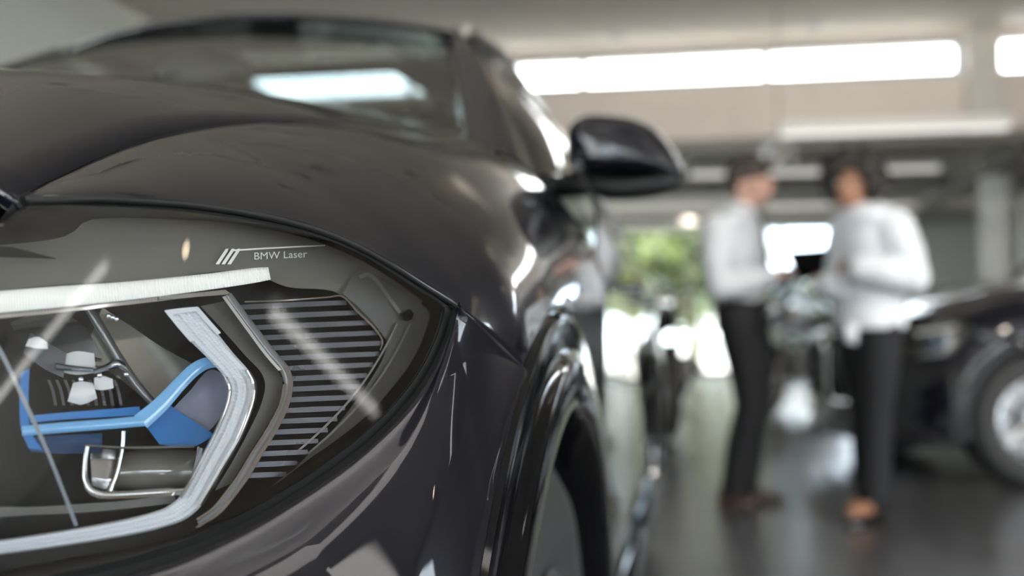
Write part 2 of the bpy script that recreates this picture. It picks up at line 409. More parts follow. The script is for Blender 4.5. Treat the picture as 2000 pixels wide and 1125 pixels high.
# --- hood
def at_y(curve, y):
    c = np.array(curve); c = c[np.argsort(c[:, 1])]
    return np.array([np.interp(y, c[:, 1], c[:, k]) for k in range(3)])
seam_s, ridge_s = spline(SEAM, 120), spline(RIDGE, 120)
Y0h, Y1h = SEAM[0][1], 1.50
G = []
for a in np.linspace(0, 1, 50):
    y = Y0h + (Y1h - Y0h) * a; s = at_y(seam_s, y); r = at_y(ridge_s, y)
    s = s + np.array((-.004, 0, .0)); zc = r[2] + .012 + .01 * a; bow = .13 * (1 - a) ** 2 + (-.10) * a ** 2
    pts = [s, s + (r - s) * .33 + np.array((0, 0, .012)), s + (r - s) * .68 + np.array((0, 0, .011)), r, np.array((r[0] * .62, y, (r[2] + zc) / 2 + .002)), np.array((0, y, zc + .004))]
    half = spline(pts, 26)
    yy = np.interp(np.abs(half[:, 0]), [0, s[0]], [1, 0]) ** 1.2
    half[:, 1] = y - bow * yy
    full = [tuple(p) for p in half] + [(-p[0], p[1], p[2]) for p in half[::-1][1:]]
    G.append(full)
# rolled lip at the nose
lip = []
for k, (dy, dz) in enumerate(((.010, -.014), (.003, -.009), (-.001, -.004))):
    lip.append([(p[0], p[1] + dy, p[2] + dz * (1 + 1.6 * min(1, max(0, (.70 - abs(p[0])) / .08)))) for p in G[0]])
hood = cpart(MB().grid(lip + G), 'hood', M_paint); solid(hood, .004, rim=M_matte)

# --- bumper: columns from bumper seam and headlight edge down to arch and bumper foot, with a raised shoulder along the headlight
kt = spline([H(*q, .0) for q in BUMP_TOP], 90)[::-1]
fs_ = spline(FS, 24)[::-1]
kx = np.array([(.66, F(.66, .708), .708), (.58, F(.58, .708) - .01, .708), (.48, .20, .71), (.3, .15, .715), (0, .12, .72)])
ktail = spline(np.vstack([kt[-4:], kx]), 46)[4:]
topc = np.vstack([fs_, kt[1:], ktail]); n1, n2, n3 = len(fs_), len(kt) - 1, len(ktail)
def arc_y(f): return arc(RO, TH0 + (-R(103) - TH0) * f)
a1 = np.array([arc_y(f) for f in np.linspace(0, .22, n1)]); a2 = np.array([arc_y(f) for f in np.linspace(.22, 1, n2 + 1)[1:]])
bt = spline([a2[-1], (.90, .27, .255), (.82, .18, .245), (.7, .12, .235), (.4, .06, .225), (0, .04, .22)], n3 + 1)[1:]
botc = np.vstack([a1, a2, bt]); ncol, NTB = len(topc), 70
G = np.zeros((ncol, NTB, 3)); ts = np.linspace(0, 1, NTB) ** 1.7
for i in range(ncol):
    a, b = topc[i], botc[i]; d = b - a; L = np.linalg.norm(d)
    wb = min(1, max(0, (i - n1 * .2) / 40)); h1 = a + d * .25 + np.array((.45, -.8, 0)) * L * .05 * wb; h2 = b - d * .35 + np.array((.55, -.55, 0)) * L * .08 * wb
    for j, t in enumerate(ts): G[i, j] = (1-t)**3 * a + 3*(1-t)**2*t * h1 + 3*(1-t)*t*t * h2 + t**3 * b
base = G.copy()
for j in range(1, NTB):
    sg_ = min(12.0, .4 + 90 * ts[j]); r_ = int(3 * sg_) + 1; kk = np.exp(-.5 * (np.arange(-r_, r_ + 1) / sg_) ** 2); kk /= kk.sum()
    fade = min(1, (1 - ts[j]) / .15)
    for c in range(3):
        sm = np.convolve(np.pad(base[:, j, c], r_, mode='reflect', reflect_type='odd'), kk, mode='valid'); G[:, j, c] = base[:, j, c] * (1 - fade) + sm * fade
AMP, SCL = .036, .019
dist = np.concatenate([np.zeros((ncol, 1)), np.cumsum(np.linalg.norm(np.diff(G, axis=1), axis=2), axis=1)], axis=1)
for i in range(ncol):
    wgt = min(1, max(0, (i - n1 - 2) / 46)) * min(1, (ncol - 1 - i) / 20)
    for j in range(NTB):
        x = dist[i, j]; G[i, j] += np.array((.66, -.74, .0)) * wgt * AMP * (1 - math.exp(-(x / SCL) ** 1.8)) * min(1, (1 - ts[j]) / .6)
mbp = MB().grid(G.tolist())
mbp.grid([[(-p[0], p[1], p[2]) for p in r] for r in G.tolist()], flip=True)
bumper = cpart(mbp, 'front_bumper', M_paint, smooth='all'); solid(bumper, .004, rim=M_matte)

# --- wheel-arch trims, liners, wheels
def arch_trim(yc, name='arch_trim'):
    mb = MB(); prof = [(.507, -.006), (.500, .004), (.492, .006), (.470, .004), (.460, .006), (.454, .013), (.448, .017), (.430, .016), (.412, .016), (.403, .012), (.398, .004), (.398, -.10)]
    rows = []
    for th in np.linspace(-R(104), R(104), 72):
        rows.append([tuple(np.array((arch_u(th) + du, yc + r * math.sin(th), AZ + r * math.cos(th)))) for r, du in prof])
    mb.grid(rows); return mb
t1 = cpart(arch_trim(AX), 'arch_trim', M_gloss); mirrored(t1)
t2 = cpart(arch_trim(3.845), 'arch_trim', M_gloss); mirrored(t2)
def liner(yc):
    mb = MB(); rows = []
    for th in np.linspace(-R(110), R(110), 40): rows.append([(u, yc + .42 * math.sin(th), AZ + .42 * math.cos(th)) for u in (.95, .55)])
    mb.grid(rows)
    mb.add([(.55, yc + .42 * math.sin(th), AZ + .42 * math.cos(th)) for th in np.linspace(-R(110), R(110), 40)], [tuple(range(40))]); return mb
for yc in (AX, 3.845):
    l1 = cpart(liner(yc), 'arch_liner', M_liner, smooth=60); mirrored(l1)
def make_wheel(yc):
    wh = empty('wheel', (.83, yc - CARY, AZ), parent=car)
    RT = .368
    MB().lathe([(.232, -.12), (.27, -.134), (.32, -.134), (.352, -.115), (RT, -.085), (RT, .085), (.352, .115), (.32, .134), (.27, .134), (.232, .12), (.22, 0), (.232, -.12)], (0, 0, 0), 'X', 56).build('tyre', M_tyre, wh)
    mg = MB()
    for k in range(4): mg.lathe([(RT + .0005, -.06 + k * .04 - .004), (RT + .0012, -.06 + k * .04), (RT + .0005, -.06 + k * .04 + .004)], (0, 0, 0), 'X', 48)
    mg.build('tread_groove', M_liner, wh)
    MB().lathe([(.230, .112), (.236, .126), (.227, .128), (.218, .112), (.206, .02), (.206, -.12), (.230, -.12)], (0, 0, 0), 'X', 48).build('rim', M_rim, wh)
    for k in range(5):                                        # five double spokes
        a = 2 * math.pi * k / 5; mb = MB()
        for sgn in (-1, 1):
            p0 = (.105, .05 * math.cos(a + sgn * .5), .05 * math.sin(a + sgn * .5)); p1 = (.118, .15 * math.cos(a + sgn * .17), .15 * math.sin(a + sgn * .17)); p2 = (.112, .218 * math.cos(a + sgn * .2), .218 * math.sin(a + sgn * .2))
            mb.tube([p0, p1, p2], [.022, .016, .019], 8, flat=(1, .7))
        mb.build('spoke', M_rim, wh)
    MB().lathe([(0, .12), (.03, .12), (.034, .112), (.07, .105), (.07, .06), (0, .06)], (0, 0, 0), 'X', 24).build('hub', M_rim, wh)
    MB().lathe([(.06, .03), (.19, .03), (.19, .0), (.06, .0)], (0, 0, 0), 'X', 40).build('brake_disc', mat('brake_steel', (.35, .35, .36), .35, metal=1), wh)
    return wh
for yc in (AX, 3.845):
    wh = make_wheel(yc); c = copy_tree(wh, car); c.location.x = -.83; c.scale.x = -1

# --- body side behind the fender
def U(v, z):
    zz = [.22, .30, .36, .45, .60, .75, .86, .95, 1.02, 1.06, 1.10, 1.14, 1.18]
    uu = [.93, .955, .962, .964, .955, .944, .945, .956, .964, .960, .94, .912, .89]
    u = float(np.interp(z, zz, uu))
    u += .022 * math.exp(-((v - 3.85) / .5) ** 2) * math.exp(-((z - .95) / .16) ** 2)
    if v > 4.2: u -= .16 * ((v - 4.2) / .65) ** 2
    return u
BELT = lambda v: 1.125 + .012 * (v - 1.4)
zl = np.array(list(np.linspace(.30, 1.0, 30)) + list(np.linspace(1.012, 1.0 + .125, 14)))
def side_panel(v0, v1, name, n=40, arches=((3.845, .46),), zlow=.34):
    mb = MB(); rows = []
    V = np.linspace(v0, v1, n)
    for v in V:
        top_ = BELT(v); rows.append([(sum(U(v, z + e) for e in (-.02, -.01, 0, .01, .02)) / 5, v, z) for z in zlow + (top_ - zlow) * np.linspace(0, 1, 44)])
    nc = 44; vs = [p for r in rows for p in r]; fs = []
    for i in range(n - 1):
        for j in range(nc - 1):
            q = (i*nc+j, i*nc+j+1, (i+1)*nc+j+1, (i+1)*nc+j); c = np.mean([vs[k] for k in q], axis=0)
            if any((c[1] - a) ** 2 + (c[2] - AZ) ** 2 < r * r for a, r in arches): continue
            fs.append(q)
    mb.add(vs, fs); o = cpart(mb, name, M_paint); solid(o, .004, rim=M_matte); return o
d1 = side_panel(1.405, 2.50, 'front_door', arches=((AX, .50),)); d2 = side_panel(2.506, 3.50, 'rear_door', arches=((3.845, .50),)); q1 = side_panel(3.506, 4.78, 'rear_quarter_panel', 60)
for d in (d1, d2):
    v0 = 2.20 if d is d1 else 3.22
    hb = MB(); pts = [(U(v0, .955) - .005, v0, .955), (U(v0, .955) + .028, v0 + .025, .958), (U(v0, .955) + .032, v0 + .10, .96), (U(v0, .955) + .028, v0 + .185, .962), (U(v0, .955) - .005, v0 + .21, .965)]
    hb.tube(spline(pts, 14), .011, 8, flat=(.8, 1.2)); ho = hb.build('door_handle', M_paint, d)
for o in (d1, d2, q1): mirrored(o)
sill = MB(); rows = []
for v in np.linspace(1.33, 3.42, 24): rows.append([(.955, v, .365), (.985, v, .35), (.992, v, .31), (.985, v, .25), (.94, v, .215), (.70, v, .21)])
sl = cpart(sill.grid(rows), 'side_sill', M_gloss, smooth=60); mirrored(sl)
cpart(MB().box((0, 2.4, .24), (1.5, 4.2, .06)), 'underbody', M_matte, smooth=False)

# --- greenhouse
WED = [ond(912,288,1.630), ond(906,235,1.78), ond(896,172,1.97), ond(882,112,2.17), ond(868,80,2.35)]
EED = [ond(1046,352,1.63), ond(1018,282,1.76), ond(988,207,1.92), ond(960,150,2.07), ond(930,101,2.22), ond(896,58,2.40)]
we, ee = spline(WED, 40), spline(EED, 40)
rows = []
for k in range(40):
    a, b = we[k], ee[k]; m_ = (a + b) / 2 + np.array((.012, -.016, .014))
    rows.append(spline([a + np.array((-.01, .02, -.006)), a, a * .7 + b * .3 + np.array((.006, -.010, .009)), m_ , a * .25 + b * .75 + np.array((.012, -.008, .009)), b, b + np.array((-.01, .05, -.004))], 22))
ap = cpart(MB().grid(rows), 'a_pillar', M_paint); mirrored(ap)
rows = []
for k, t in enumerate(np.linspace(-.25, 1, 44)):
    e = np.array([np.interp(t, np.linspace(0, 1, 40), we[:, i]) for i in range(3)]) if t >= 0 else we[0] + (we[0] - we[4]) * (-t / .1)
    tt_ = max(t, 0); row = []
    for a in np.linspace(-1, 1, 50):
        q = 1 - a * a; row.append((e[0] * a, e[1] - (.19 - .04 * tt_) * q, e[2] + (.005 + .02 * math.sin(math.pi * tt_)) * q))
    rows.append(row)
cpart(MB().grid(rows), 'windscreen', M_wind)
W1 = we[-1]
# roof: from the windscreen header to the tail
rows = []
for t in np.linspace(0, 1, 50):
    y = W1[1] + .01 + (4.42 - W1[1]) * t; hw = np.interp(t, [0, .15, .6, 1], [W1[0] + .015, .575, .565, .53]); zr = W1[2] + .012 + .085 * math.sin(math.pi * min(1, t * .78 + .06)) - .10 * max(0, t - .55) ** 1.6
    row = []
    for a in np.linspace(-1, 1, 40):
        q = 1 - a * a; row.append((hw * a, y - (.15 * q if t == 0 else .15 * q * (1 - t) ** 2), zr - .0 + (.022 + .02 * t) * (1 - abs(a) ** 2.4)))
    rows.append(row)
def roof_with_hole(rows, hx=.31, y0=2.42, y1=3.42):
    nr, nc = len(rows), len(rows[0]); vs = [p for r in rows for p in r]; fs = []; hole = []
    for i in range(nr - 1):
        for j in range(nc - 1):
            q = (i*nc+j, i*nc+j+1, (i+1)*nc+j+1, (i+1)*nc+j); c = np.mean([vs[k] for k in q], axis=0)
            (hole if abs(c[0]) < hx and y0 < c[1] < y1 else fs).append(q)
    return MB().add(vs, fs), MB().add([(p[0], p[1], p[2] - .006) for p in vs], hole)
ra, rb = roof_with_hole(rows)
roof = cpart(ra, 'roof', M_paint); solid(roof, .012)
cpart(rb, 'glass_roof', thin_glass('roof_glass', (.42, .47, .46), 1.5))
ral = [EED[-1] + np.array((0, -.02, 0))] + [np.array((np.interp(t, [0, .15, .6, 1], [EED[-1][0] + .01, .60, .59, .55]), EED[-1][1] + (4.40 - EED[-1][1]) * t, W1[2] + .0 + .07 * math.sin(math.pi * min(1, t * .78 + .06)) - .10 * max(0, t - .55) ** 1.6)) for t in np.linspace(.05, 1, 20)]
rs_ = spline(ral, 50)
rails = MB().tube([p + np.array((-.015, 0, .035)) for p in rs_[2:]], .014, 8, flat=(1, 1)); rr = cpart(rails, 'roof_rail', mat('satin_roof_rail', (.5, .47, .45), .3, metal=1.0)); mirrored(rr)
def side_glass(v0, v1, name, m):
    rows = []
    for f in np.linspace(0, 1, 20):
        v = v0 + (v1 - v0) * f; b = np.array((U(v, BELT(v)) - .02, v, BELT(v) - .01))
        # upper end: A-pillar edge in front, roof rail behind
        if v < EED[-1][1]: u_ = np.array([np.interp(v, ee[:, 1], ee[:, k]) for k in range(3)])
        else: u_ = np.array([np.interp(v, rs_[:, 1], rs_[:, k]) for k in range(3)])
        row = []
        for t in np.linspace(0, 1, 14):
            p = b * (1 - t) + u_ * t; p = p + np.array((.035 * math.sin(math.pi * t) * min(1, abs(u_[2] - b[2]) / .4), 0, 0)); row.append(p)
        rows.append(row)
    return cpart(MB().grid(rows), name, m)
for v0, v1, nm, m in ((1.50, 2.46, 'front_side_window', M_side), (2.46, 2.56, 'b_pillar', M_gloss), (2.56, 3.40, 'rear_side_window', M_side), (3.40, 3.47, 'c_pillar', M_gloss), (3.47, 3.95, 'quarter_window', M_side), (3.95, 4.42, 'd_pillar', M_paint)):
    mirrored(side_glass(v0, v1, nm, m))
bl = MB(); rows = [(U(v, BELT(v)) + .002, v, BELT(v)) for v in np.linspace(1.46, 4.0, 40)]
b_ = cpart(bl.tube(rows, .009, 6), 'window_trim', M_gloss); mirrored(b_)
# tail: glass, tailgate, lights, bumper
def tail_patch(z0, z1, y0, y1, h0, h1, name, m, bulge=.07, n=20):
    rows = []
    for t in np.linspace(0, 1, 14):
        rows.append([((h0 + (h1 - h0) * t) * a, y0 + (y1 - y0) * t + bulge * (1 - a * a) , z0 + (z1 - z0) * t) for a in np.linspace(-1, 1, n)])
    return cpart(MB().grid(rows), name, m)
ztail = float(rs_[-1][2])
tail_patch(1.17, ztail + .03, 4.70, 4.42, .80, .53, 'rear_window', M_side)
solid(tail_patch(.62, 1.17, 4.80, 4.70, .82, .80, 'tailgate', M_paint), .01); solid(tail_patch(.30, .62, 4.84, 4.80, .82, .82, 'rear_bumper', M_gloss, .1), .01)
for s_ in (1, -1):
    cpart(MB().box((s_ * .66, 4.83, .98), (.32, .12, .14)), 'tail_light', mat('tail_light_red', (.25, .01, .01), .15), smooth=False)
# cabin: dashboard, steering wheel, seats, headliner
rows = []
for x in np.linspace(-.72, .72, 20): rows.append([(x, y, z) for y, z in ((1.30, 1.06), (1.45, 1.09), (1.65, 1.095), (1.85, 1.06), (1.93, .98), (1.95, .7))])
cpart(MB().grid(rows), 'dashboard', M_seat)
cpart(MB().tube([(.38 + .18 * math.cos(a), 2.02 + .06 * math.sin(a), 1.02 + .17 * math.sin(a)) for a in np.linspace(0, 2 * math.pi, 30)], .014, 8), 'steering_wheel', M_seat)
for sx, yy in ((.38, 2.75), (-.38, 2.75), (.38, 3.65), (-.38, 3.65)):
    so = empty('seat', (sx, yy - CARY, 0), parent=car)
    bevel(MB().box((0, -.2, .58), (.50, .52, .2)).build('cushion', M_seat, so, smooth=False), .05, 3)
    bevel(MB().box((0, .1, .95), (.48, .16, .66), M=Matrix.Rotation(-.25, 3, 'X')).build('backrest', M_seat, so, smooth=False), .05, 3)
    bevel(MB().box((0, .2, 1.34), (.26, .1, .18)).build('headrest', M_seat, so, smooth=False), .04, 3)
rows = []
for t in np.linspace(.0, .97, 50):
    y = W1[1] + .06 + (4.38 - W1[1]) * t; zr = W1[2] - .035 + .07 * math.sin(math.pi * min(1, t * .78 + .06)) - .10 * max(0, t - .55) ** 1.6
    rows.append([(.54 * a, y, zr) for a in np.linspace(-1, 1, 40)])
cpart(roof_with_hole(rows)[0], 'headliner', M_head)
rv = MB().ellipsoid((0, 1.98, 1.46), (.12, .02, .04), 16, 8); cpart(rv, 'rear_view_mirror', M_seat)
wp = MB()
wp.tube(spline([(.60, 1.42, 1.17), (.35, 1.40, 1.185), (.05, 1.36, 1.19)], 12), .007, 6); cpart(wp, 'wiper', M_gloss)
# scuttle between hood and glass, and the cover at the foot of the pillar
rows = []
for a in np.linspace(-1, 1, 30): rows.append([(.80 * a, 1.50 - .10 * (1 - a * a), 1.115), (.78 * a, 1.60 - .22 * (1 - a * a), 1.15), (.74 * a, 1.72 - .24 * (1 - a * a), 1.17)])
cpart(MB().grid(rows), 'scuttle', M_matte)

# --- door mirror: painted cap, black lower shell and arm, glass
def blob(outline, dv, front, back, n=70, rings=12, pw=.55):
    """rounded body with the given outline, bulging to the front and closed by a rim at the back"""
    o = spline(np.array(outline + outline[:1], float), n + 1)[:-1]; c = o.mean(axis=0); rows = []
    rows.append([ond(*(c + (q - c) * .93), dv + back) for q in o])
    rows.append([ond(*q, dv + back * .6) for q in o])
    for k in range(rings + 1):
        a = k / rings * math.pi / 2; s = math.cos(a) ** pw; rows.append([ond(*(c + (q - c) * max(s, 1e-4)), dv - front * math.sin(a)) for q in o])
    return rows
mirror = empty('door_mirror', (1.0, 1.75 - CARY, 1.1), parent=car)
def mpart(mb, name, m, smooth=True):
    o = mb.build(name, m, mirror, smooth); o.location = (-1.0, -1.75, -1.1); return o
MO = [(1108,322),(1106,285),(1110,252),(1124,232),(1150,223),(1195,224),(1240,232),(1278,250),(1306,280),(1326,312),(1336,338),(1300,344),(1240,341),(1180,337),(1130,336)]
mpart(MB().grid(blob(MO, 1.92, .095, .10), close_v=True), 'mirror_cap', M_paint)
ML = [(1050,345),(1090,338),(1130,333),(1200,335),(1290,340),(1334,338),(1333,352),(1318,372),(1280,386),(1220,392),(1175,390),(1168,384),(1110,387),(1060,388)]
mpart(MB().grid(blob(ML, 1.93, .065, .08, pw=.7), close_v=True), 'mirror_foot', mat('satin_black_plastic', (.008, .008, .008), .45, spec=.3))
mg = [(1118,325),(1116,255),(1150,234),(1240,243),(1300,285),(1322,332),(1290,370),(1190,375),(1120,370)]
mpart(MB().add([ond(*q, 2.022) for q in mg], [tuple(range(len(mg)))]), 'mirror_glass', M_chrome, smooth=False)
base = MB(); rows = []
for t in np.linspace(0, 1, 8):
    rows.append([ond(px + (1052 - px) * t * .25, py + (366 - py) * t * .35, 1.80 + .08 * t) for px, py in ((1040,345),(1062,343),(1070,366),(1062,390),(1044,392),(1032,368))])
mpart(base.grid(rows, close_v=True), 'mirror_base', M_gloss)
m2 = copy_tree(mirror, car); m2.location.x = -1.0; m2.scale.x = -1

# --- kidney grille
for s_ in (1, -1):
    g = empty('kidney_grille', (s_ * .21, .05 - CARY, .62), parent=car)
    ol = spline([(.19, .03, .22), (.19, .035, .0), (.15, .03, -.16), (0, .0, -.19), (-.14, -.01, -.16), (-.17, -.01, 0), (-.16, .0, .2), (0, .0, .235), (.19, .03, .22)], 60)
    MB().tube([(s_ * p[0], p[1], p[2]) for p in ol], .014, 8).build('grille_frame', M_chrome, g)
    for k in range(9):
        x = -.135 + k * .035; bevel(MB().box((s_ * x, .03, .02), (.012, .05, .36)).build('grille_bar', M_gloss, g, smooth=False), .003)
    MB().box((0, .09, .02), (.36, .01, .42)).build('grille_back', M_matte, g, smooth=False)
# nose panel between hood, headlights and bumper; dark cover under the hood lip
rows = []
for u in np.linspace(-.52, .52, 40):
    au = abs(u); yt, yb = F(au, .90) + .012, float(np.interp(au, [0, .3, .48, .58], [.125, .155, .205, .245])) + .006
    rows.append([(u, yt + .06, .915), (u, yt, .908)] + [(u, yt + (yb - yt) * t - .03 * math.sin(math.pi * t), .908 + (.712 - .908) * t) for t in np.linspace(.08, 1, 12)])
nosep = cpart(MB().grid(rows), 'nose_panel', M_paint); solid(nosep, .004, rim=M_matte)
cpart(MB().grid([[(u, F(abs(u), .9) + .02, .90), (u, F(abs(u), .9) + .18, .885), (u, F(abs(u), .9) + .65, .88), (u, 1.45, .9)] for u in np.linspace(-.72, .72, 30)]), 'slam_panel', M_matte)
print('checks', SEAM[-1], RIDGE[-1], WED[-1], EED[-1], FS[-1], arc(RO, TH0), [tuple(round(c) for c in proj(arc(RO, t))) for t in (TH0, 0, R(60))])
# ================================================================== headlight
M_lens = thin_glass('headlight_cover', (.93, .94, .95), 1.66)
M_house = mat('headlight_black', (0.005, 0.005, 0.0055), 0.5, spec=.25)
M_bez = mat('headlight_dark_grey', (0.085, 0.082, 0.078), 0.35)
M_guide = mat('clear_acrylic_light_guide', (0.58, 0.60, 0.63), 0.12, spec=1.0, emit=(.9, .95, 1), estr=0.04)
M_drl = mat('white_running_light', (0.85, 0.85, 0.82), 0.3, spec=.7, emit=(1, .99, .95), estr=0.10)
M_blue = mat('blue_laser_trim', (0.03, 0.16, 0.42), 0.18, spec=.8)
M_blue2 = mat('pale_blue_laser_trim', (0.17, 0.40, 0.68), 0.15, spec=.9)
M_slat = mat('graphite_slat', (0.11, 0.11, 0.125), 0.28, metal=.5)
M_print = mat('silver_print', (0.82, 0.80, 0.75), 0.4)
hl = empty('headlight', (.82, .42 - CARY, .82), parent=car); hl['label'] = 'headlight with blue laser bracket and white light guides'
def hp(mb, name, m, smooth=True, **k):
    o = mb.build(name, m, hl, smooth); o.location = (-.82, -.42, -.82); return o
def lens_curve(pts, inner):
    c = [H(*q) for q in pts]; c = [np.array((u, F(u, z), z)) for u, z in inner] + c
    return spline(c, 80)
lt = lens_curve(LENS_TOP, [(.50, .885), (.60, .895), (.68, .902)]); lb = lens_curve(LENS_BOT, [(.50, .74), (.60, .722), (.68, .715)])
def lens_grid(off, n=30, shrink=0.0):
    G = []
    for a, b in zip(lt, lb):
        row = []
        for t in np.linspace(0, 1, n):
            tt_ = shrink + (1 - 2 * shrink) * t; u, z = a[0] + (b[0] - a[0]) * tt_, a[2] + (b[2] - a[2]) * tt_
            row.append((u, F(u, z) + off, z))
        G.append(row)
    return G
hp(MB().grid(lens_grid(0.0)), 'lens', M_lens, smooth='all')
# housing: back shell and side walls
back = lens_grid(.105); front = lens_grid(.004)
hb = MB().grid(back); edge = lambda g: [r[0] for r in g] + [r[-1] for r in g][::-1]
e0, e1 = edge(front), edge(back); hb.grid([e0, e1]); hp(hb, 'housing', M_house)
# black seal between lens and body panels
def strip3(A, B): return [[a, b] for a, b in zip(A, B)]
s1 = spline([H(*q, .010) for q in [(0, 430)] + [(p[0], p[1] - 6) for p in FEND_EDGE]], 60); s2 = spline([H(*q, .004) for q in LENS_TOP], 60)
s3 = spline([H(*q, .010) for q in BUMP_TOP], 60); s4 = spline([H(*q, .004) for q in LENS_BOT], 60)
sg = MB(); sg.grid([[a, (a + b) / 2 + np.array((0, .008, 0)), b] for a, b in zip(s1, s2)]); sg.grid([[a, (a + b) / 2 + np.array((0, .008, 0)), b] for a, b in zip(s3, s4)])
hp(sg, 'seal', M_matte)

def band(A, B, o, thick, n=60, ribs=0, amp=0.0, bow=0.0, cols=7, grooves=0, gamp=0.0):
    """solid band between two traced edges, o behind the lens, thick deep; ribs across it"""
    a, b = spline(np.array(A, float), n), spline(np.array(B, float), n); mb = MB(); rows = []
    for k in range(n):
        rb = amp * (0.5 + .5 * math.cos(2 * math.pi * ribs * k / (n - 1))) if ribs else 0
        row = [H(*a[k], o + thick)]
        for t in np.linspace(0, 1, cols):
            row.append(H(*(a[k] + (b[k] - a[k]) * t), o - bow * 4 * t * (1 - t) + rb + gamp * .5 * (1 + math.cos(2 * math.pi * grooves * t))))
        row.append(H(*b[k], o + thick)); rows.append(row)
    mb.grid(rows, close_v=True)
    return mb
# upper light bar
hp(band([(-260,592),(-60,574),(0,568),(100,560),(260,549),(400,535),(500,523),(524,522)], [(-260,645),(-60,618),(0,611),(100,602),(260,585),(400,567),(500,552),(529,546)], .030, .012, 560, 140, .0022, .003, 5), 'running_light_bar', M_drl, smooth=70)
hp(band([(-260,640),(0,612),(100,603),(260,586),(400,570),(440,566)], [(-260,655),(0,622),(100,612),(260,594),(400,578),(450,573)], .034, .03, 40), 'light_bar_lip', M_chrome)
# hooked light guide
GO = [(384,601),(424,650),(457,691),(486,724),(498,748),(498,775),(487,812),(469,856),(439,908),(412,955),(393,988),(362,1014),(318,1030),(274,1041),(151,1062),(0,1083),(-120,1098)]
GI = [(323,609),(368,662),(409,703),(438,736),(447,756),(444,781),(424,834),(398,886),(368,944),(350,972),(324,991),(296,1001),(266,1009),(240,1015),(144,1033),(0,1055),(-120,1068)]
hp(band(GI, GO, .034, .020, 640, 128, .0009, .0030, 33, 4, .0028), 'light_guide', M_guide, smooth=70)
for k, (A, B) in enumerate((([(p[0]-2, p[1]) for p in GI[3:10]], [(p[0]+7, p[1]+1) for p in GI[3:10]]), ([(p[0]-7, p[1]-1) for p in GO[3:11]], [(p[0]+3, p[1]) for p in GO[3:11]]))):
    hp(band(A, B, .029, .006, 60, cols=5, bow=.002), 'light_guide_edge', M_chrome)
hp(band([(322,606),(352,602),(386,599)], [(330,616),(356,611),(392,607)], .030, .004, 12), 'light_guide_edge', M_guide)
hp(band([(321,607),(346,638),(372,668)], [(331,609),(355,637),(380,665)], .030, .004, 12), 'light_guide_edge', M_guide)
hp(band([(378,602),(402,630),(424,654)], [(388,600),(413,629),(432,650)], .030, .004, 12), 'light_guide_edge', M_guide)
# outer clear contour of the hook
CO = [(452,572),(500,636),(540,688),(563,716),(573,746),(566,788),(543,838),(513,888),(483,938),(458,972),(430,1004),(390,1030)]
CI = [(436,580),(484,646),(522,697),(546,724),(555,750),(548,786),(524,834),(492,884),(463,932),(440,963),(416,992),(384,1014)]
M_smoke = mat('smoked_clear_contour', (.16, .16, .165), .15, spec=.9)
hp(band(CI, CO, .040, .03, 90, bow=.004), 'contour_guide', M_smoke)
hp(band([(q[0]-2, q[1]) for q in CI[:4]], [(q[0]+4, q[1]-2) for q in CI[:4]], .036, .004, 40), 'contour_edge', mat('satin_contour', (.5, .48, .44), .3, metal=.6))
hp(band([(q[0]-9, q[1]) for q in CO[3:]], [(q[0]-1, q[1]) for q in CO[3:]], .0345, .004, 60), 'contour_edge', M_chrome)
hp(band([(q[0]-2, q[1]) for q in CI[4:]], [(q[0]+4, q[1]) for q in CI[4:]], .037, .004, 60), 'contour_edge', M_chrome)
hp(band([(310,579),(380,572),(440,566)], [(310,585),(380,580),(446,575)], .032, .006, 20), 'contour_edge', M_chrome)
hp(band([(392,598),(440,650),(480,695),(510,728),(518,752),(510,790),(488,838),(455,900),(420,958)], [(440,588),(484,648),(522,699),(544,726),(552,752),(545,786),(520,834),(488,884),(450,945)], .050, .02, 60), 'guide_bezel', M_bez)
# slat field
def Rx(y): return float(np.interp(y, [580, 592, 650, 676, 700, 760, 820, 870, 935], [664, 676, 739, 747, 738, 702, 657, 612, 545]))
def Lx(y): return float(np.interp(y, [580, 640, 700, 750, 800, 860, 935], [440, 480, 525, 540, 535, 505, 455]))
for k in range(17):
    y = 590 + k * 20.6; xl, xr = Lx(y), Rx(y + 2)
    sl_ = lambda x: -.045 * (x - 600)
    hp(band([(xl, y + sl_(xl)), ((xl + xr) / 2, y + sl_((xl + xr) / 2) - 1), (xr, y + sl_(xr))], [(xl, y + 8.5 + sl_(xl)), ((xl + xr) / 2, y + 9 + sl_((xl + xr) / 2)), (xr + 1, y + 8.5 + sl_(xr))], .058 - .0006 * k, .022, 14, cols=3), 'slat', M_slat, smooth=30)
hp(band([(478,588),(560,585),(640,579),(668,577),(700,608),(738,646),(749,668),(744,684)], [(478,591),(560,588),(640,582),(667,580),(697,610),(735,648),(746,669),(741,684)], .052, .004, 70, cols=3), 'slat_frame', M_chrome)
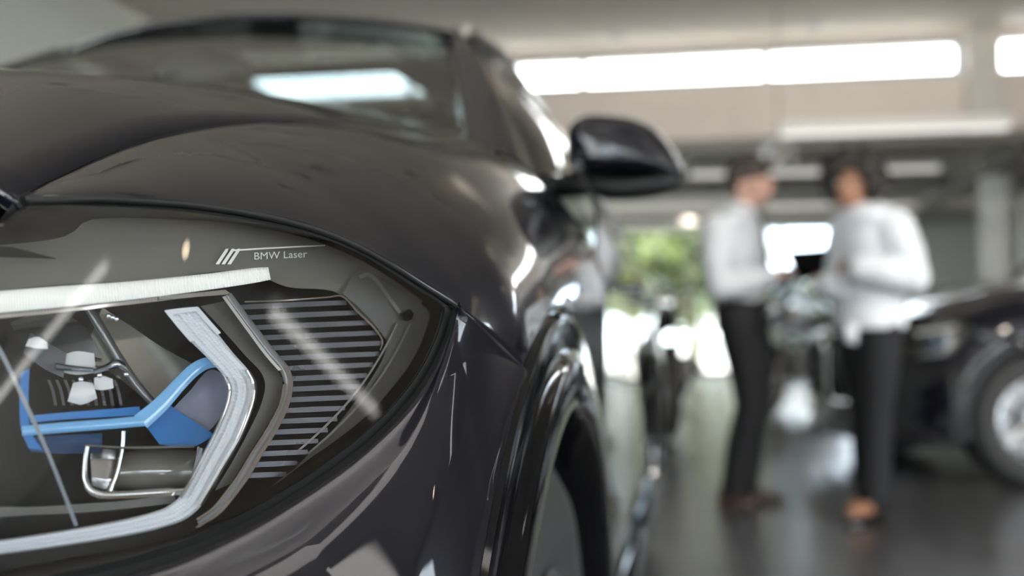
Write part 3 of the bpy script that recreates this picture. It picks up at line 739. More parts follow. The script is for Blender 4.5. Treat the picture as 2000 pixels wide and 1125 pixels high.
# dark plates: above the bar, around the slats, below
hp(band([(-260,470),(-60,444),(0,437),(60,420),(110,412),(300,418),(480,440),(600,466),(700,506),(770,548),(826,588)], [(-260,590),(0,566),(120,556),(300,546),(480,530),(560,560),(660,572),(735,640),(790,640)], .062, .01, 60), 'upper_bezel', mat('bezel_grey_with_reflection', (.13, .122, .105), .3))  # lighter warm grey: the ceiling's reflection on the lens put into the colour
hp(band([(700,520),(770,556),(820,592),(838,610),(826,660),(800,712),(770,752),(730,798),(680,842),(620,885),(555,930)], [(668,574),(705,605),(748,655),(756,668),(748,700),(722,745),(690,790),(650,840),(610,880),(560,930),(530,950)], .056, .02, 70), 'side_bezel', M_bez)
for dx in (0, 26):
    hp(band([(800-dx,632),(770-dx,690),(735-dx,745),(690-dx,800),(640-dx,850),(600-dx,885)], [(803-dx,633),(773-dx,692),(738-dx,747),(693-dx,803),(643-dx,853),(602-dx,888)], .050, .004, 50, cols=3), 'bezel_line', mat('bezel_line_grey', (.16, .155, .15), .3))
hp(band([(786,612),(800,604),(808,612)], [(786,624),(798,626),(806,622)], .046, .006, 10), 'side_marker', M_chrome)
hp(band([(700,538),(722,532),(770,590),(786,612)], [(704,545),(720,540),(764,592),(778,612)], .052, .004, 24, cols=3), 'bezel_line', mat('bezel_line_grey', (.16, .155, .15), .3))
# lower tray
hp(band([(-120,1075),(0,1062),(144,1040),(266,1016),(330,1000)], [(-120,1175),(0,1150),(144,1120),(300,1080),(420,1010)], .058, .01, 50), 'lower_tray', M_house)
hp(band([(-120,1005),(0,990),(60,990),(144,985),(240,978),(340,965)], [(-120,1022),(0,1010),(60,1006),(144,1002),(240,994),(345,982)], .052, .02, 50), 'tray_rim', M_bez)
# blue laser bracket
hp(band([(40,728),(38,780),(42,840),(56,876)], [(58,720),(56,780),(60,840),(84,880)], .062, .02, 40), 'blue_frame', M_blue)
hp(band([(58,812),(120,806),(200,800),(272,794)], [(60,826),(120,820),(200,815),(276,810)], .064, .015, 40), 'blue_bar', M_blue)
hp(band([(42,832),(120,825),(200,819),(276,812)], [(44,852),(120,845),(200,839),(284,832)], .056, .012, 40, bow=.002), 'blue_bar', M_blue2)
hp(band([(262,812),(300,782),(340,742),(372,712),(398,699),(432,698)], [(288,836),(326,800),(362,758),(388,732),(408,720),(446,716)], .057, .012, 50, bow=.002), 'blue_arm', M_blue2)
hp(band([(282,828),(296,812),(330,790)], [(312,868),(372,874),(420,850)], .066, .01, 30), 'blue_arm', M_blue)
hp(band([(330,806),(370,764),(412,722),(452,742)], [(330,852),(372,858),(410,840),(446,790)], .074, .006, 30), 'violet_reflector', mat('violet_grey_reflector', (.23, .24, .32), .25, spec=.8))
hp(band([(50,855),(120,850),(200,846)], [(60,882),(120,886),(200,884)], .072, .006, 30), 'blue_plate', mat('deep_blue_plate', (.01, .05, .13), .3))
# laser module behind the bar: blocks, shiny carrier, cooling fins, bolts
M_sil = mat('brushed_silver', (.62, .62, .62), .18, metal=1.0); M_pale = mat('pale_reflector', (.66, .66, .66), .35)
hp(band([(126,692),(150,686),(184,690)], [(118,726),(150,732),(188,728)], .080, .02, 16), 'module_block', M_pale)
hp(band([(108,708),(140,713),(182,717)], [(110,722),(140,724),(182,726)], .066, .008, 16, bow=.003), 'module_rod', M_chrome)
hp(band([(143,748),(160,745),(182,748)], [(132,784),(160,790),(190,778)], .068, .01, 16, bow=.004), 'module_tab', M_pale)
hp(band([(184,738),(200,734),(220,740)], [(184,760),(200,762),(222,758)], .070, .01, 12), 'module_tab', M_pale)
hp(band([(180,720),(205,712),(226,700),(244,708)], [(184,730),(208,724),(232,720),(252,732)], .066, .01, 24, bow=.004), 'module_arm', M_sil)
hp(band([(160,600),(192,650),(222,700),(262,760),(300,800)], [(184,598),(214,650),(244,700),(286,760),(330,806)], .070, .015, 40, bow=.004), 'carrier_rib', mat('grey_carrier', (.20, .20, .20), .2, metal=.6))
hp(band([(60,650),(90,668),(130,690)], [(46,690),(86,720),(124,738)], .076, .012, 20), 'carrier_plate', mat('graphite_plate', (.09, .09, .10), .3))
hp(band([(56,662),(74,658),(92,668)], [(50,676),(70,680),(94,682)], .064, .006, 16), 'connector', M_pale)
hp(band([(20,630),(70,612),(130,615),(170,640)], [(60,700),(90,690),(140,690),(200,700)], .088, .006, 24), 'reflector_shell', mat('dark_reflector', (.10, .11, .125), .12, metal=.9))
hp(band([(200,600),(260,640),(320,680),(380,712)], [(160,700),(220,730),(270,770),(300,800)], .096, .004, 30), 'reflector_shell', mat('warm_reflector', (.32, .31, .28), .2, metal=.7))
for k in range(9):
    x = 92 + k * 16; hp(band([(x, 742), (x + 8, 762), (x + 14, 792)], [(x + 6, 742), (x + 14, 762), (x + 20, 792)], .082, .015, 8, cols=2), 'cooling_fin', M_slat, smooth=30)
for (x, y) in ((158, 741), (195, 733), (247, 731), (212, 617), (220, 620), (228, 623)):
    c = H(x, y, .060 if y > 700 else .055); hp(MB().ellipsoid(c, (.0016,) * 3, 10, 6), 'bolt', M_chrome)
# low-beam unit: chrome tray, bowl, clear projector lens
TR = [(166,872),(161,905),(161,940),(172,962),(196,973),(250,972),(320,968),(372,964),(388,960)]
TR2 = [(176,872),(172,905),(174,936),(184,952),(204,958),(250,957),(320,953),(372,951),(386,948)]
hp(band(TR, TR2, .050, .03, 70, bow=.002), 'projector_tray', M_sil)
hp(band([(190,974),(250,973),(320,969),(372,965)], [(192,968),(250,967),(320,963),(372,959)], .046, .004, 30, cols=3), 'projector_tray_edge', M_chrome)
hp(band([(386,872),(380,905),(370,940),(364,964)], [(396,876),(391,908),(380,942),(372,966)], .048, .02, 30), 'projector_strut', M_sil)
hp(band([(236,842),(234,870),(222,925),(205,962)], [(248,842),(246,872),(234,928),(222,962)], .056, .01, 30, bow=.003), 'projector_strut', M_chrome)
hp(band([(390,905),(400,890),(420,905)], [(388,952),(404,960),(428,946)], .058, .012, 24, bow=.012), 'reflector_bowl', M_sil)
hp(band([(176,880),(200,876),(232,880)], [(180,948),(204,955),(222,952)], .074, .01, 30, bow=-.014), 'reflector_bowl', M_sil)
hp(band([(236,884),(300,876),(384,880)], [(222,956),(300,956),(368,952)], .076, .006, 40, bow=.012), 'projector_lens', mat('projector_lens_glass', (.16, .15, .135), .06, spec=1.0))
hp(band([(165,868),(250,872),(380,870)], [(165,872),(250,876),(380,874)], .050, .02, 30, cols=3), 'projector_brow', M_bez)
# contour line inside the lens at the left, lens inner ridge
hp(band([(-60,600),(0,694),(46,790),(92,890),(146,1028)], [(-50,596),(8,690),(54,786),(99,887),(153,1026)], .028, .003, 50, cols=3), 'inner_ridge', mat('clear_ridge', (.22, .24, .27), .1, spec=.9))
# printed mark: three slanted strokes, a line and the lettering
def printed(poly, name, o=.058):
    mb = MB(); mb.add([H(x, y, o) for x, y in poly], [tuple(range(len(poly)))]); ob = hp(mb, name, M_print, smooth=False); return ob
for k in range(3):
    x = 421 + k * 11.5; printed([(x, 516), (x + 7, 516.5), (x + 24, 490.5), (x + 25.5, 485.5), (x + 20, 486)], 'print_stroke')
printed([(452, 487.5), (520, 483.5), (580, 480.5), (635, 478.5), (635, 480.5), (580, 483.3), (520, 486.5), (453, 491)], 'print_line')
fc = bpy.data.curves.new('lettering', 'FONT'); fc.body = 'BMW Laser'; fc.size = 1.0; fc.resolution_u = 4; fc.offset = 0.0
fo = bpy.data.objects.new('lettering', fc); COL.objects.link(fo)
bpy.context.view_layer.update()
tm_ = bpy.data.meshes.new_from_object(fo.evaluated_get(bpy.context.evaluated_depsgraph_get())); bpy.data.objects.remove(fo)
xs = [v.co.x for v in tm_.vertices]; wt = max(xs) - min(xs); sx = 103.0 / wt
for v in tm_.vertices:
    x, y = v.co.x - min(xs), v.co.y; p = H(497 + x * sx, 507 - .045 * x * sx - y * sx * .92, .0575); v.co = p
tm_.materials.clear(); tm_.materials.append(M_print)
lo = bpy.data.objects.new('lettering', tm_); link(lo, hl); lo.location = (-.82, -.42, -.82); lo['label'] = 'silver lettering'
h2 = copy_tree(hl, car, skip=('lettering', 'print_stroke', 'print_line')); h2.location.x = -.82; h2.scale.x = -1
if 'label' in h2: del h2['label']
# ================================================================== second car, motorcycles, lamps, garden
car2 = copy_tree(car)
tag(car2, 'dark SUV parked crosswise behind the woman, silver wheel towards the aisle', 'car')
PHI = R(-76); wl = np.array((.95, AX - CARY)); wr = np.array((wl[0] * math.cos(PHI) - wl[1] * math.sin(PHI), wl[0] * math.sin(PHI) + wl[1] * math.cos(PHI)))
W_ = pix(2032, 955, Z=0.0)
car2.location = (W_[0] - wr[0], W_[1] - wr[1], 0); car2.rotation_euler = (0, 0, PHI)

# ---- motorcycle, nose along -y at its base
M_mblack = mat('motorcycle_black', (.012, .012, .013), .25, spec=.6); M_mgrey = mat('engine_grey', (.25, .25, .26), .35, metal=.8)
M_mwhite = mat('motorcycle_white_blue', (.55, .62, .70), .2, spec=.6); M_clear = thin_glass('smoked_screen', (.4, .42, .43), 1.6)
def motorcycle(name, loc, rz, tank):
    b = empty(name, loc, rz)
    for y in (-.72, .74):
        w_ = empty('wheel', (0, y, .33), parent=b)
        MB().lathe([(.25, -.045), (.29, -.06), (.322, -.035), (.33, 0), (.322, .035), (.29, .06), (.25, .045), (.25, -.045)], (0, 0, 0), 'X', 36).build('tyre', M_tyre, w_)
        MB().lathe([(.235, -.035), (.255, -.04), (.255, .04), (.235, .035), (.235, -.035)], (0, 0, 0), 'X', 36).build('rim', M_rim, w_)
        for k in range(6):
            a = k * math.pi / 3; MB().tube([(0, 0, 0), (0, .24 * math.cos(a), .24 * math.sin(a))], .012, 6).build('spoke', M_rim, w_)
        for s_ in (-1, 1): MB().lathe([(.07, s_ * .06), (.14, s_ * .06), (.14, s_ * .065), (.07, s_ * .065), (.07, s_ * .06)], (0, 0, 0), 'X', 28).build('brake_disc', M_chrome, w_)
    for s_ in (-1, 1):
        MB().tube([(s_ * .085, -.72, .33), (s_ * .085, -.50, .80), (s_ * .085, -.40, 1.02)], [.026, .024, .02], 8).build('fork_leg', M_chrome, b)
        MB().tube(spline([(s_ * .09, .74, .33), (s_ * .10, .3, .38), (s_ * .12, .05, .42)], 10), .025, 8).build('swing_arm', M_mgrey, b)
        MB().tube(spline([(0, -.38, 1.05), (s_ * .15, -.36, 1.10), (s_ * .32, -.28, 1.12), (s_ * .42, -.22, 1.10)], 14), .014, 8).build('handlebar', M_mblack, b)
        MB().tube([(s_ * .30, -.29, 1.12), (s_ * .42, -.22, 1.10)], .02, 8).build('grip', M_matte, b)
        mi = MB().tube(spline([(s_ * .26, -.31, 1.12), (s_ * .32, -.36, 1.24), (s_ * .36, -.38, 1.34)], 8), .007, 6).build('mirror_stalk', M_mblack, b)
        MB().ellipsoid((s_ * .385, -.38, 1.38), (.085, .02, .05), 16, 8).build('mirror', M_mblack, mi)
        MB().tube([(s_ * .10, -.42, .98), (s_ * .17, -.44, .98)], [.012, .025], 8).build('indicator', mat('amber_indicator', (.6, .25, .03), .3), b)
        MB().tube(spline([(s_ * .12, -.18, .50), (s_ * .19, -.30, .40), (s_ * .16, .0, .24), (s_ * .17, .55, .34), (s_ * .18, .95, .46)], 20), [.025] * 12 + [.04] * 7 + [.03], 10).build('exhaust', M_chrome, b)
        MB().ellipsoid((s_ * .22, -.12, .50), (.13, .10, .10), 14, 8).build('cylinder_head', M_mgrey, b)
    MB().ellipsoid((0, -.18, .90), (.15, .32, .14), 18, 10).build('tank', tank, b)
    MB().tube(spline([(0, .05, .86), (0, .30, .82), (0, .62, .88), (0, .85, .93)], 12), [.10, .13, .12, .08], 10, flat=(1.1, .5)).build('seat', M_seat, b) if False else MB().grid([[(wd * math.cos(a), y, z + .05 * math.sin(a)) for a in np.linspace(0, 2 * math.pi, 14)] for y, z, wd in ((.06, .86, .10), (.3, .82, .15), (.6, .88, .13), (.9, .95, .07))], close_v=True).build('seat', M_seat, b)
    bevel(MB().box((0, -.05, .48), (.28, .44, .32)).build('engine', M_mgrey, b, smooth=False), .04, 2)
    MB().ellipsoid((0, -.55, .99), (.10, .09, .10), 16, 10).build('headlamp', M_mblack, b)
    MB().ellipsoid((0, -.615, .99), (.08, .04, .08), 16, 8).build('headlamp_glass', M_chrome, b)
    MB().grid([[(.16 * a, -.54 + .10 * a * a + .12 * t, 1.06 + .26 * t) for a in np.linspace(-1, 1, 9)] for t in np.linspace(0, 1, 6)]).build('windscreen', M_clear, b)
    MB().grid([[(.07 * a, -.72 + .36 * math.sin(t), .33 + .36 * math.cos(t) + .01 * (1 - a * a)) for a in np.linspace(-1, 1, 6)] for t in np.linspace(-.5, .9, 10)]).build('front_mudguard', tank, b)
    MB().grid([[(.08 * a, .74 + .38 * math.sin(t), .36 + .40 * math.cos(t)) for a in np.linspace(-1, 1, 6)] for t in np.linspace(-.3, 1.0, 10)]).build('rear_mudguard', M_mblack, b)
    MB().tube(spline([(0, -.40, .98), (0, -.2, .72), (0, .0, .68), (0, .3, .76), (0, .8, .86)], 14), .028, 8).build('frame', M_mblack, b)
    MB().tube([(.12, .0, .25), (.32, .08, .02)], .012, 6).build('kick_stand', M_mblack, b)
    return b
p = pix(1285, 838, Z=0); bk = motorcycle('motorcycle', (p[0], p[1], 0), R(8), M_mblack); bk.scale = (1.12,) * 3
tag(bk, 'black motorcycle with raised mirrors standing behind the blue-black SUV', 'motorcycle')
p = pix(1560, 802, Z=0); bk = motorcycle('motorcycle', (p[0], p[1], 0), R(-28), M_mwhite); bk.scale = (1.12,) * 3
tag(bk, 'motorcycle with pale blue-white tank and chrome, between the two people', 'motorcycle')

# ---- ceiling fittings
M_lit = mat('warm_lamp_glass', (.9, .85, .75), .4, emit=(1, .83, .62), estr=1.2)
M_off = mat('downlight_inside', (.05, .045, .04), .4)
M_tubew = mat('lamp_diffuser', (.85, .85, .82), .5, emit=(1, .97, .92), estr=.55)
def downlight(x, y, z, lit, r=.11):
    o = empty('ceiling_downlight', (x, y, z))
    MB().lathe([(r, .002), (r + .03, .0), (r + .032, -.012), (r, -.016), (r - .008, .0), (r - .02, .03)], (0, 0, 0), 'Z', 28).build('ring', mat('downlight_ring', (.4, .38, .35), .4), o)
    MB().lathe([(r, -.004), (r * .92, .0), (0, .001)], (0, 0, -.002), 'Z', 28).build('reflector', M_lit if lit else M_off, o)
    return o
DLX = [-4.1, -1.9, .3, 2.5, 4.7, 6.9]; DLY = [11.35, 8.9, 6.9, 4.3, 1.9, -.5, -2.9, -5.3]
for x in DLX:
    for y in DLY:
        tag(downlight(x, y, ZC, False), 'round unlit downlight recessed in the high showroom ceiling', 'downlight', 'unlit downlights in the high ceiling')
for k, (px, py) in enumerate(((1228, 407), (1262, 408), (1318, 398), (1345, 420), (1700, 412), (1432, 425))):
    q = pix(px, py, Z=ZL - .01); dl_ = downlight(q[0], q[1], ZL, True, .06)
    ld = bpy.data.lights.new('downlight_beam', 'SPOT'); ld.energy = 14; ld.spot_size = R(160); ld.spot_blend = .3; ld.shadow_soft_size = .06; ld.color = (1, .93, .84)
    lo_ = bpy.data.objects.new('beam', ld); link(lo_, dl_); lo_.location = (0, 0, -.03)
    tag(dl_, 'small warm lit downlight in the lower ceiling of the rear bay', 'downlight', 'lit downlights in the lower ceiling')
def linear_lamp(p0, p1, wd, ht, label, hang=None, m=None):
    p0, p1 = np.array(p0, float), np.array(p1, float); c = (p0 + p1) / 2; L = np.linalg.norm(p1 - p0); rz = math.atan2(p1[1] - p0[1], p1[0] - p0[0])
    o = empty('linear_lamp', tuple(c), rz); tag(o, label, 'ceiling lamp')
    bevel(MB().box((0, 0, ht * .15), (L, wd, ht * .7)).build('housing', M_white, o, smooth=False), .01)
    MB().box((0, 0, -ht * .27), (L - .04, wd * .8, ht * .16)).build('diffuser', m or M_tubew, o, smooth=False)
    if hang:
        for x in (-L * .35, L * .35): MB().tube([(x, 0, ht * .4), (x, 0, hang - c[2])], .004, 6).build('hanger', M_alu, o)
    return o
a, b_ = pix(1522, 256, Y=11.0), pix(1972, 236, Y=11.0)
linear_lamp((a[0], 11.0, a[2]), (b_[0], 11.0, a[2]), .22, .16, 'long white linear lamp hanging in front of the beige fascia', ZC)
for k, (px0, px1, py, yy) in enumerate(((1345, 1835, 287, 13.4), (1500, 1622, 366, 17.0), (1715, 1790, 352, 17.2))):
    a, b_ = pix(px0, py, Y=yy), pix(px1, py, Y=yy)
    linear_lamp((a[0], yy, min(a[2], ZL - .09)), (b_[0], yy, min(a[2], ZL - .09)), .2, .14, ('long linear lamp under the lower ceiling just behind the fascia', 'short linear lamp under the lower ceiling behind the two people', 'shortest linear lamp under the lower ceiling near the round column')[k], None, mat('dim_diffuser', (.8, .78, .74), .5, emit=(1, .96, .9), estr=.5))
LL = ['linear lamp hanging near the glazed wall, towards the shop windows', 'linear lamp hanging near the glazed wall beside the SUV', 'linear lamp hanging near the taupe wall, close to the shop windows', 'linear lamp hanging low across the aisle beside the SUV headlight']
for k, (x, y) in enumerate(((-3.4, -5.0), (-3.4, -1.2), (4.6, -4.4), (None, None))):
    if x is None:
        linear_lamp((4.4, -.66, 2.42), (7.75, .02, 2.42), .12, .09, LL[k], ZC, mat('bright_diffuser', (.85, .85, .82), .5, emit=(1, .97, .92), estr=3.0)); continue
    linear_lamp((x, y - 1.5, 3.75), (x, y + 1.5, 3.75), .16, .12, LL[k], ZC, mat('bright_diffuser', (.85, .85, .82), .5, emit=(1, .97, .92), estr=3.0))
M_bd = mat('bright_diffuser', (.85, .85, .82), .5, emit=(1, .97, .92), estr=3.0)
linear_lamp((2.7, -.05, ZC - .06), (7.8, .42, ZC - .06), .36, .11, 'long linear lamp on the high ceiling, running from the SUV to the taupe wall', None, M_bd)
linear_lamp((4.8, 3.45, ZC - .06), (7.8, 3.75, ZC - .06), .36, .11, 'linear lamp on the high ceiling over the aisle beside the crosswise SUV', None, M_bd)
pn = empty('ceiling_panel_lamp', (.45, .62, ZC)); tag(pn, 'flat light panel on the ceiling right above the SUV headlight', 'ceiling lamp')
MB().box((0, 0, -.012), (1.25, .85, .024)).build('frame', M_white, pn, smooth=False)
MB().box((0, 0, -.026), (1.19, .79, .008)).build('diffuser', mat('panel_diffuser', (.8, .78, .75), .5, emit=(1, .95, .92), estr=1.6), pn, smooth=False)
def spotlight(x, y, aim, watts, label, cone=60):
    o = empty('spotlight', (x, y, ZC)); tag(o, label, 'spotlight', 'lit spotlights under the high ceiling')
    d = (Vector(aim) - Vector((x, y, ZC - .16))).normalized(); c = Vector((0, 0, -.16))
    MB().tube([(0, 0, 0), (0, 0, -.16)], .008, 6).build('stem', M_dark, o); MB().tube([c - d * .06, c + d * .07], [.035, .045], 12).build('can', M_dark, o)
    MB().ellipsoid(c + d * .07, (.036, .036, .036), 12, 8).build('bulb', mat('spot_bulb', (.9, .8, .6), .4, emit=(1, .78, .52), estr=25.0), o)
    ld = bpy.data.lights.new('spot_beam', 'SPOT'); ld.energy = watts; ld.spot_size = R(cone); ld.spot_blend = .6; ld.shadow_soft_size = .05; ld.color = (1, .93, .84)
    lo_ = bpy.data.objects.new('beam', ld); link(lo_, o); lo_.location = c + d * .13; lo_.rotation_euler = d.to_track_quat('-Z', 'Y').to_euler()
    return o
for k, (x, y) in enumerate(((6.1, -2.6), (6.1, -1.2), (6.3, -.45), (6.3, 1.6))):
    spotlight(x, y, (2.35, 4.5, .9), 190, 'warm lit spotlight near the taupe wall, turned to the two people')
for k, (x, y, ax, ay) in enumerate(((.6, 7.6, 1.0, 12), (2.8, 7.6, 3.0, 12), (5.2, 7.6, 5.2, 12))):  # unseen spotlights added only to brighten the fascia
    spotlight(x, y, (ax, ay, 2.9), 60, 'added warm spotlight out of view, brightening the beige fascia', 95)
struct('beam_side', MB().box((4.95, 16.4, ZL - .12), (.22, 8.6, .22)), mat('beam_dark', (.14, .13, .12), .6))
struct('beam_cross', MB().box((1.6, 15.4, ZL - .08), (XR - XL - .2, .3, .15)), mat('beam_grey', (.34, .33, .31), .6))
struct('beam_cross_far', MB().box((1.6, 19.2, ZL - .08), (XR - XL - .2, .3, .15)), mat('beam_grey', (.34, .33, .31), .6))
# pendant dome lamp in front of the fascia
q = pix(1520, 303, Y=10.6); pl = empty('pendant_lamp', tuple(q)); tag(pl, 'silver dome pendant lamp hanging above the man', 'pendant lamp')
MB().lathe([(.04, .14), (.10, .11), (.17, .04), (.19, -.05), (.185, -.05), (.16, .03), (.09, .095), (.0, .12)], (0, 0, 0), 'Z', 32).build('shade', M_rim, pl)
MB().ellipsoid((0, 0, 0), (.05, .05, .06), 14, 8).build('bulb', M_tubew, pl)
MB().tube([(0, 0, .13), (0, 0, ZC - q[2])], .006, 6).build('cord', M_matte, pl)

# ---- outside: paving, planter, grasses, trees, far facade
struct('ground', MB().box((1.6, 45, -.12), (90, 47.6, .2)), mat('pale_paving', (.42, .415, .39), .8, var=.08, vscale=1.5))
struct('ground_right', MB().box((28, 6, -.13), (39.6, 30.4, .2)), mat('pale_concrete', (.5, .48, .44), .85, var=.1, vscale=1.5))
struct('ground_front', MB().box((1.6, -34, -.12), (90, 49.6, .2)), mat('pale_paving', (.42, .415, .39), .8, var=.08, vscale=1.5))
struct('ground_side', MB().box((-24.8, 6, -.13), (39.6, 30.4, .2)), mat('pale_concrete', (.5, .48, .44), .85, var=.1, vscale=1.5))
pl0, pl1 = pix(1335, 700, Y=29.5), pix(1432, 700, Y=29.5)
pw = empty('planter_box', ((pl0[0] + pl1[0]) / 2, 29.8, -.02)); tag(pw, 'low white box planter on the paving beyond the rear glass', 'planter')
MB().box((0, 0, .36), (pl1[0] - pl0[0], .7, .72)).build('box', mat('bright_white_render', (.9, .9, .88), .7), pw, smooth=False)
MB().box((0, 0, .74), (pl1[0] - pl0[0] + .08, .78, .05)).build('coping', M_white, pw, smooth=False)
M_leafs = [mat('leaf_yellow_green', (.15, .165, .03), .5, var=.4, vscale=6), mat('leaf_mid_green', (.075, .105, .02), .5, var=.4, vscale=6), mat('leaf_pale', (.24, .25, .09), .5, var=.3, vscale=6)]
M_bark = mat('bark', (.10, .075, .05), .9, var=.3, vscale=12)
def leaf(mb, p, s, rnd):
    d = Vector((rnd.gauss(0, 1), rnd.gauss(0, 1), rnd.gauss(0, .6))).normalized(); e = d.orthogonal().normalized(); e.rotate(Matrix.Rotation(rnd.random() * 6.28, 3, d)); p = Vector(p)
    mb.add([p - d * s, p + e * s * .45, p + d * s, p - e * s * .45], [(0, 1, 2, 3)])
def tree(x, y, h, rx, rzz, m, label, n=1300, z0=.8, seed=0):
    rnd = random.Random(seed); t = empty('garden_tree', (x, y, -.02)); tag(t, label, 'tree', 'trees behind the rear glass')
    tr = MB(); tr.tube(spline([(0, 0, 0), (.08, .05, h * .3), (-.05, 0, h * .6), (0, 0, h * .85)], 8), [.12, .11, .1, .08, .07, .05, .04, .02], 8)
    for k in range(5):
        a = rnd.random() * 6.28; tr.tube([(0, 0, h * (.3 + .08 * k)), (math.cos(a) * rx * .6, math.sin(a) * rx * .6, h * (.5 + .08 * k))], [.05, .015], 6)
    tr.build('trunk', M_bark, t); c = MB()
    cl = [(rnd.uniform(-.75, .75) * rx, rnd.uniform(-.75, .75) * rx, z0 + (h - z0) * rnd.random()) for _ in range(16)]
    for k in range(n):
        q = rnd.choice(cl); leaf(c, (q[0] + max(-.6, min(.6, rnd.gauss(0, .28))) * rx, q[1] + max(-.6, min(.6, rnd.gauss(0, .28))) * rx, max(z0 * .8, q[2] + rnd.gauss(0, .14) * (h - z0))), rnd.uniform(.09, .19), rnd)
    c.build('crown', m, t, smooth=False, fix=False)
TL = ['yellow-green leafy tree beyond the rear glass', 'darker green leafy tree beyond the rear glass', 'pale sunlit leafy tree beyond the rear glass']
for k, (x, yy) in enumerate([(-5.2 + 3.2 * i, 27.0) for i in range(3)] + [(-6.8 + 3.15 * i, 31.8) for i in range(4)] + [(9.4, 31.0), (12.0, 33.0), (-4.5, 36.5), (-1.0, 36.2), (-7.9, 36.4), (1.6, 36.6)]):
    mi = (k * 5) % 3; tree(x, yy, 4.0 + (k * 3 % 4) * .4, 1.0, 1, M_leafs[mi], TL[mi], 3600, 1.25, k)
for k, (x, yy) in enumerate(((-10, -7), (-11, -2.5), (-10, 2), (-9, -15), (-4, -17), (1, -19))):
    tree(x, yy, 3.0 + k % 3 * .6, 1.2, 1, M_leafs[k % 3], 'leafy tree on the paving outside the tall shop windows', 1100, .8, 60 + k)
for k in range(6):
    rnd = random.Random(k); q = pix(1060 + k * 76, 720, Y=22.6); g = MB()
    o = empty('potted_plant', (q[0], 22.6, -.02)); tag(o, 'tall yellow-green grassy plant in a white pot outside the rear glass', 'potted plant', 'potted grassy plants outside the rear glass')
    for j in range(70):
        a = rnd.random() * 6.28; L = rnd.uniform(.7, 1.25); sp = rnd.uniform(.05, .36); wv = .012
        pts = [(sp * t * t * math.cos(a), sp * t * t * math.sin(a), L * t * (1 - .12 * t * sp)) for t in (0, .35, .7, 1)]
        nx_, ny_ = -math.sin(a) * wv, math.cos(a) * wv
        g.grid([[(p[0] - nx_ * (1.05 - i * .33), p[1] - ny_ * (1.05 - i * .33), p[2]), (p[0] + nx_ * (1.05 - i * .33), p[1] + ny_ * (1.05 - i * .33), p[2])] for i, p in enumerate(pts)])
    g.build('blades', M_leafs[k % 2 * 2], o, smooth=False, fix=False)
    MB().lathe([(0, 0), (.16, 0), (.2, .22), (.18, .22), (.16, .18), (0, .18)], (0, 0, 0), 'Z', 20).build('pot', M_white, o)

hd = empty('added_hedge', (4.5, 23.4, -.02)); tag(hd, 'added dark green hedge outside the rear glass, covering bright paving behind the two people', 'hedge')  # hedge added to block the glaring paving between the people
rnd = random.Random(5); hm = MB()
for k in range(9000): leaf(hm, (rnd.uniform(-1.75, 1.75), rnd.uniform(-.35, .35), rnd.uniform(.05, 2.15)), rnd.uniform(.05, .10), rnd)
hm.build('leaves', mat('leaf_dark', (.03, .045, .012), .5, var=.4, vscale=6), hd, smooth=False, fix=False)
hs = MB()
for k in range(8): hs.tube([(-1.6 + k * .45, 0, 0), (-1.55 + k * .45, .05, 1.9)], [.03, .012], 6)
hs.build('stems', M_bark, hd)
# ================================================================== people
def fused(name, build, mats, parent, voxel=.012, smooth=5, matfn=None):
    """closed lumps and limbs fused into one continuous skin"""
    mb = MB(); build(mb); me = mb.mesh(name + '_raw', M_matte, smooth=False, fix=False)
    b = bmesh.new(); b.from_mesh(me); bmesh.ops.recalc_face_normals(b, faces=b.faces); b.to_mesh(me); b.free()
    o = bpy.data.objects.new(name, me); COL.objects.link(o)
    r = o.modifiers.new('r', 'REMESH'); r.mode = 'VOXEL'; r.voxel_size = voxel
    s = o.modifiers.new('s', 'SMOOTH'); s.factor = .5; s.iterations = smooth
    bpy.context.view_layer.update()
    nm = bpy.data.meshes.new_from_object(o.evaluated_get(bpy.context.evaluated_depsgraph_get())); bpy.data.objects.remove(o); bpy.data.meshes.remove(me)
    nm.materials.clear()
    for m in (mats if isinstance(mats, (list, tuple)) else [mats]): nm.materials.append(m)
    for p in nm.polygons:
        p.use_smooth = True; p.material_index = matfn(p.center) if matfn else 0
    nm.name = name; return link(bpy.data.objects.new(name, nm), parent)
def limb(mb, pts, rs, n=14):
    """chain of tapered, round-ended segments"""
    pts = [np.array(p, float) for p in pts]
    for i, p in enumerate(pts): mb.ellipsoid(p, (rs[i],) * 3, n, 8)
    for i in range(len(pts) - 1): mb.tube([pts[i], pts[i + 1]], [rs[i], rs[i + 1]], n)
def hand(mb, wrist, palm, tips, r=.0085):
    """palm with five bent fingers; tips: finger tip points, the last one the thumb"""
    w, p = np.array(wrist, float), np.array(palm, float); limb(mb, [w, w * .4 + p * .6, p], [.026, .030, .028], 12)
    for k, t in enumerate(tips):
        t = np.array(t, float); root = p * .75 + t * .25 if k < len(tips) - 1 else w * .55 + p * .45
        mid = (root + t) / 2 + np.array((0, 0, .010)); limb(mb, [root, mid, t], [r * 1.1, r, r * .8], 8)
M_skin = mat('fair_skin', (.56, .33, .26), .55, var=.06, vscale=30); M_skin2 = mat('brown_skin', (.34, .165, .095), .5, var=.06, vscale=30)
M_shirt = mat('white_shirt_cotton', (.72, .74, .78), .85, bump=.25, bscale=14, var=.03, vscale=8); M_blouse = mat('white_jacket_cotton', (.80, .82, .86), .85, bump=.25, bscale=12, var=.03, vscale=8)
M_trou = mat('black_trouser_wool', (.010, .010, .012), .8, var=.2, vscale=20); M_hair = mat('dark_hair', (.014, .010, .008), .6, var=.3, vscale=90); M_hairb = mat('brown_hair', (.035, .022, .016), .6, var=.3, vscale=90)
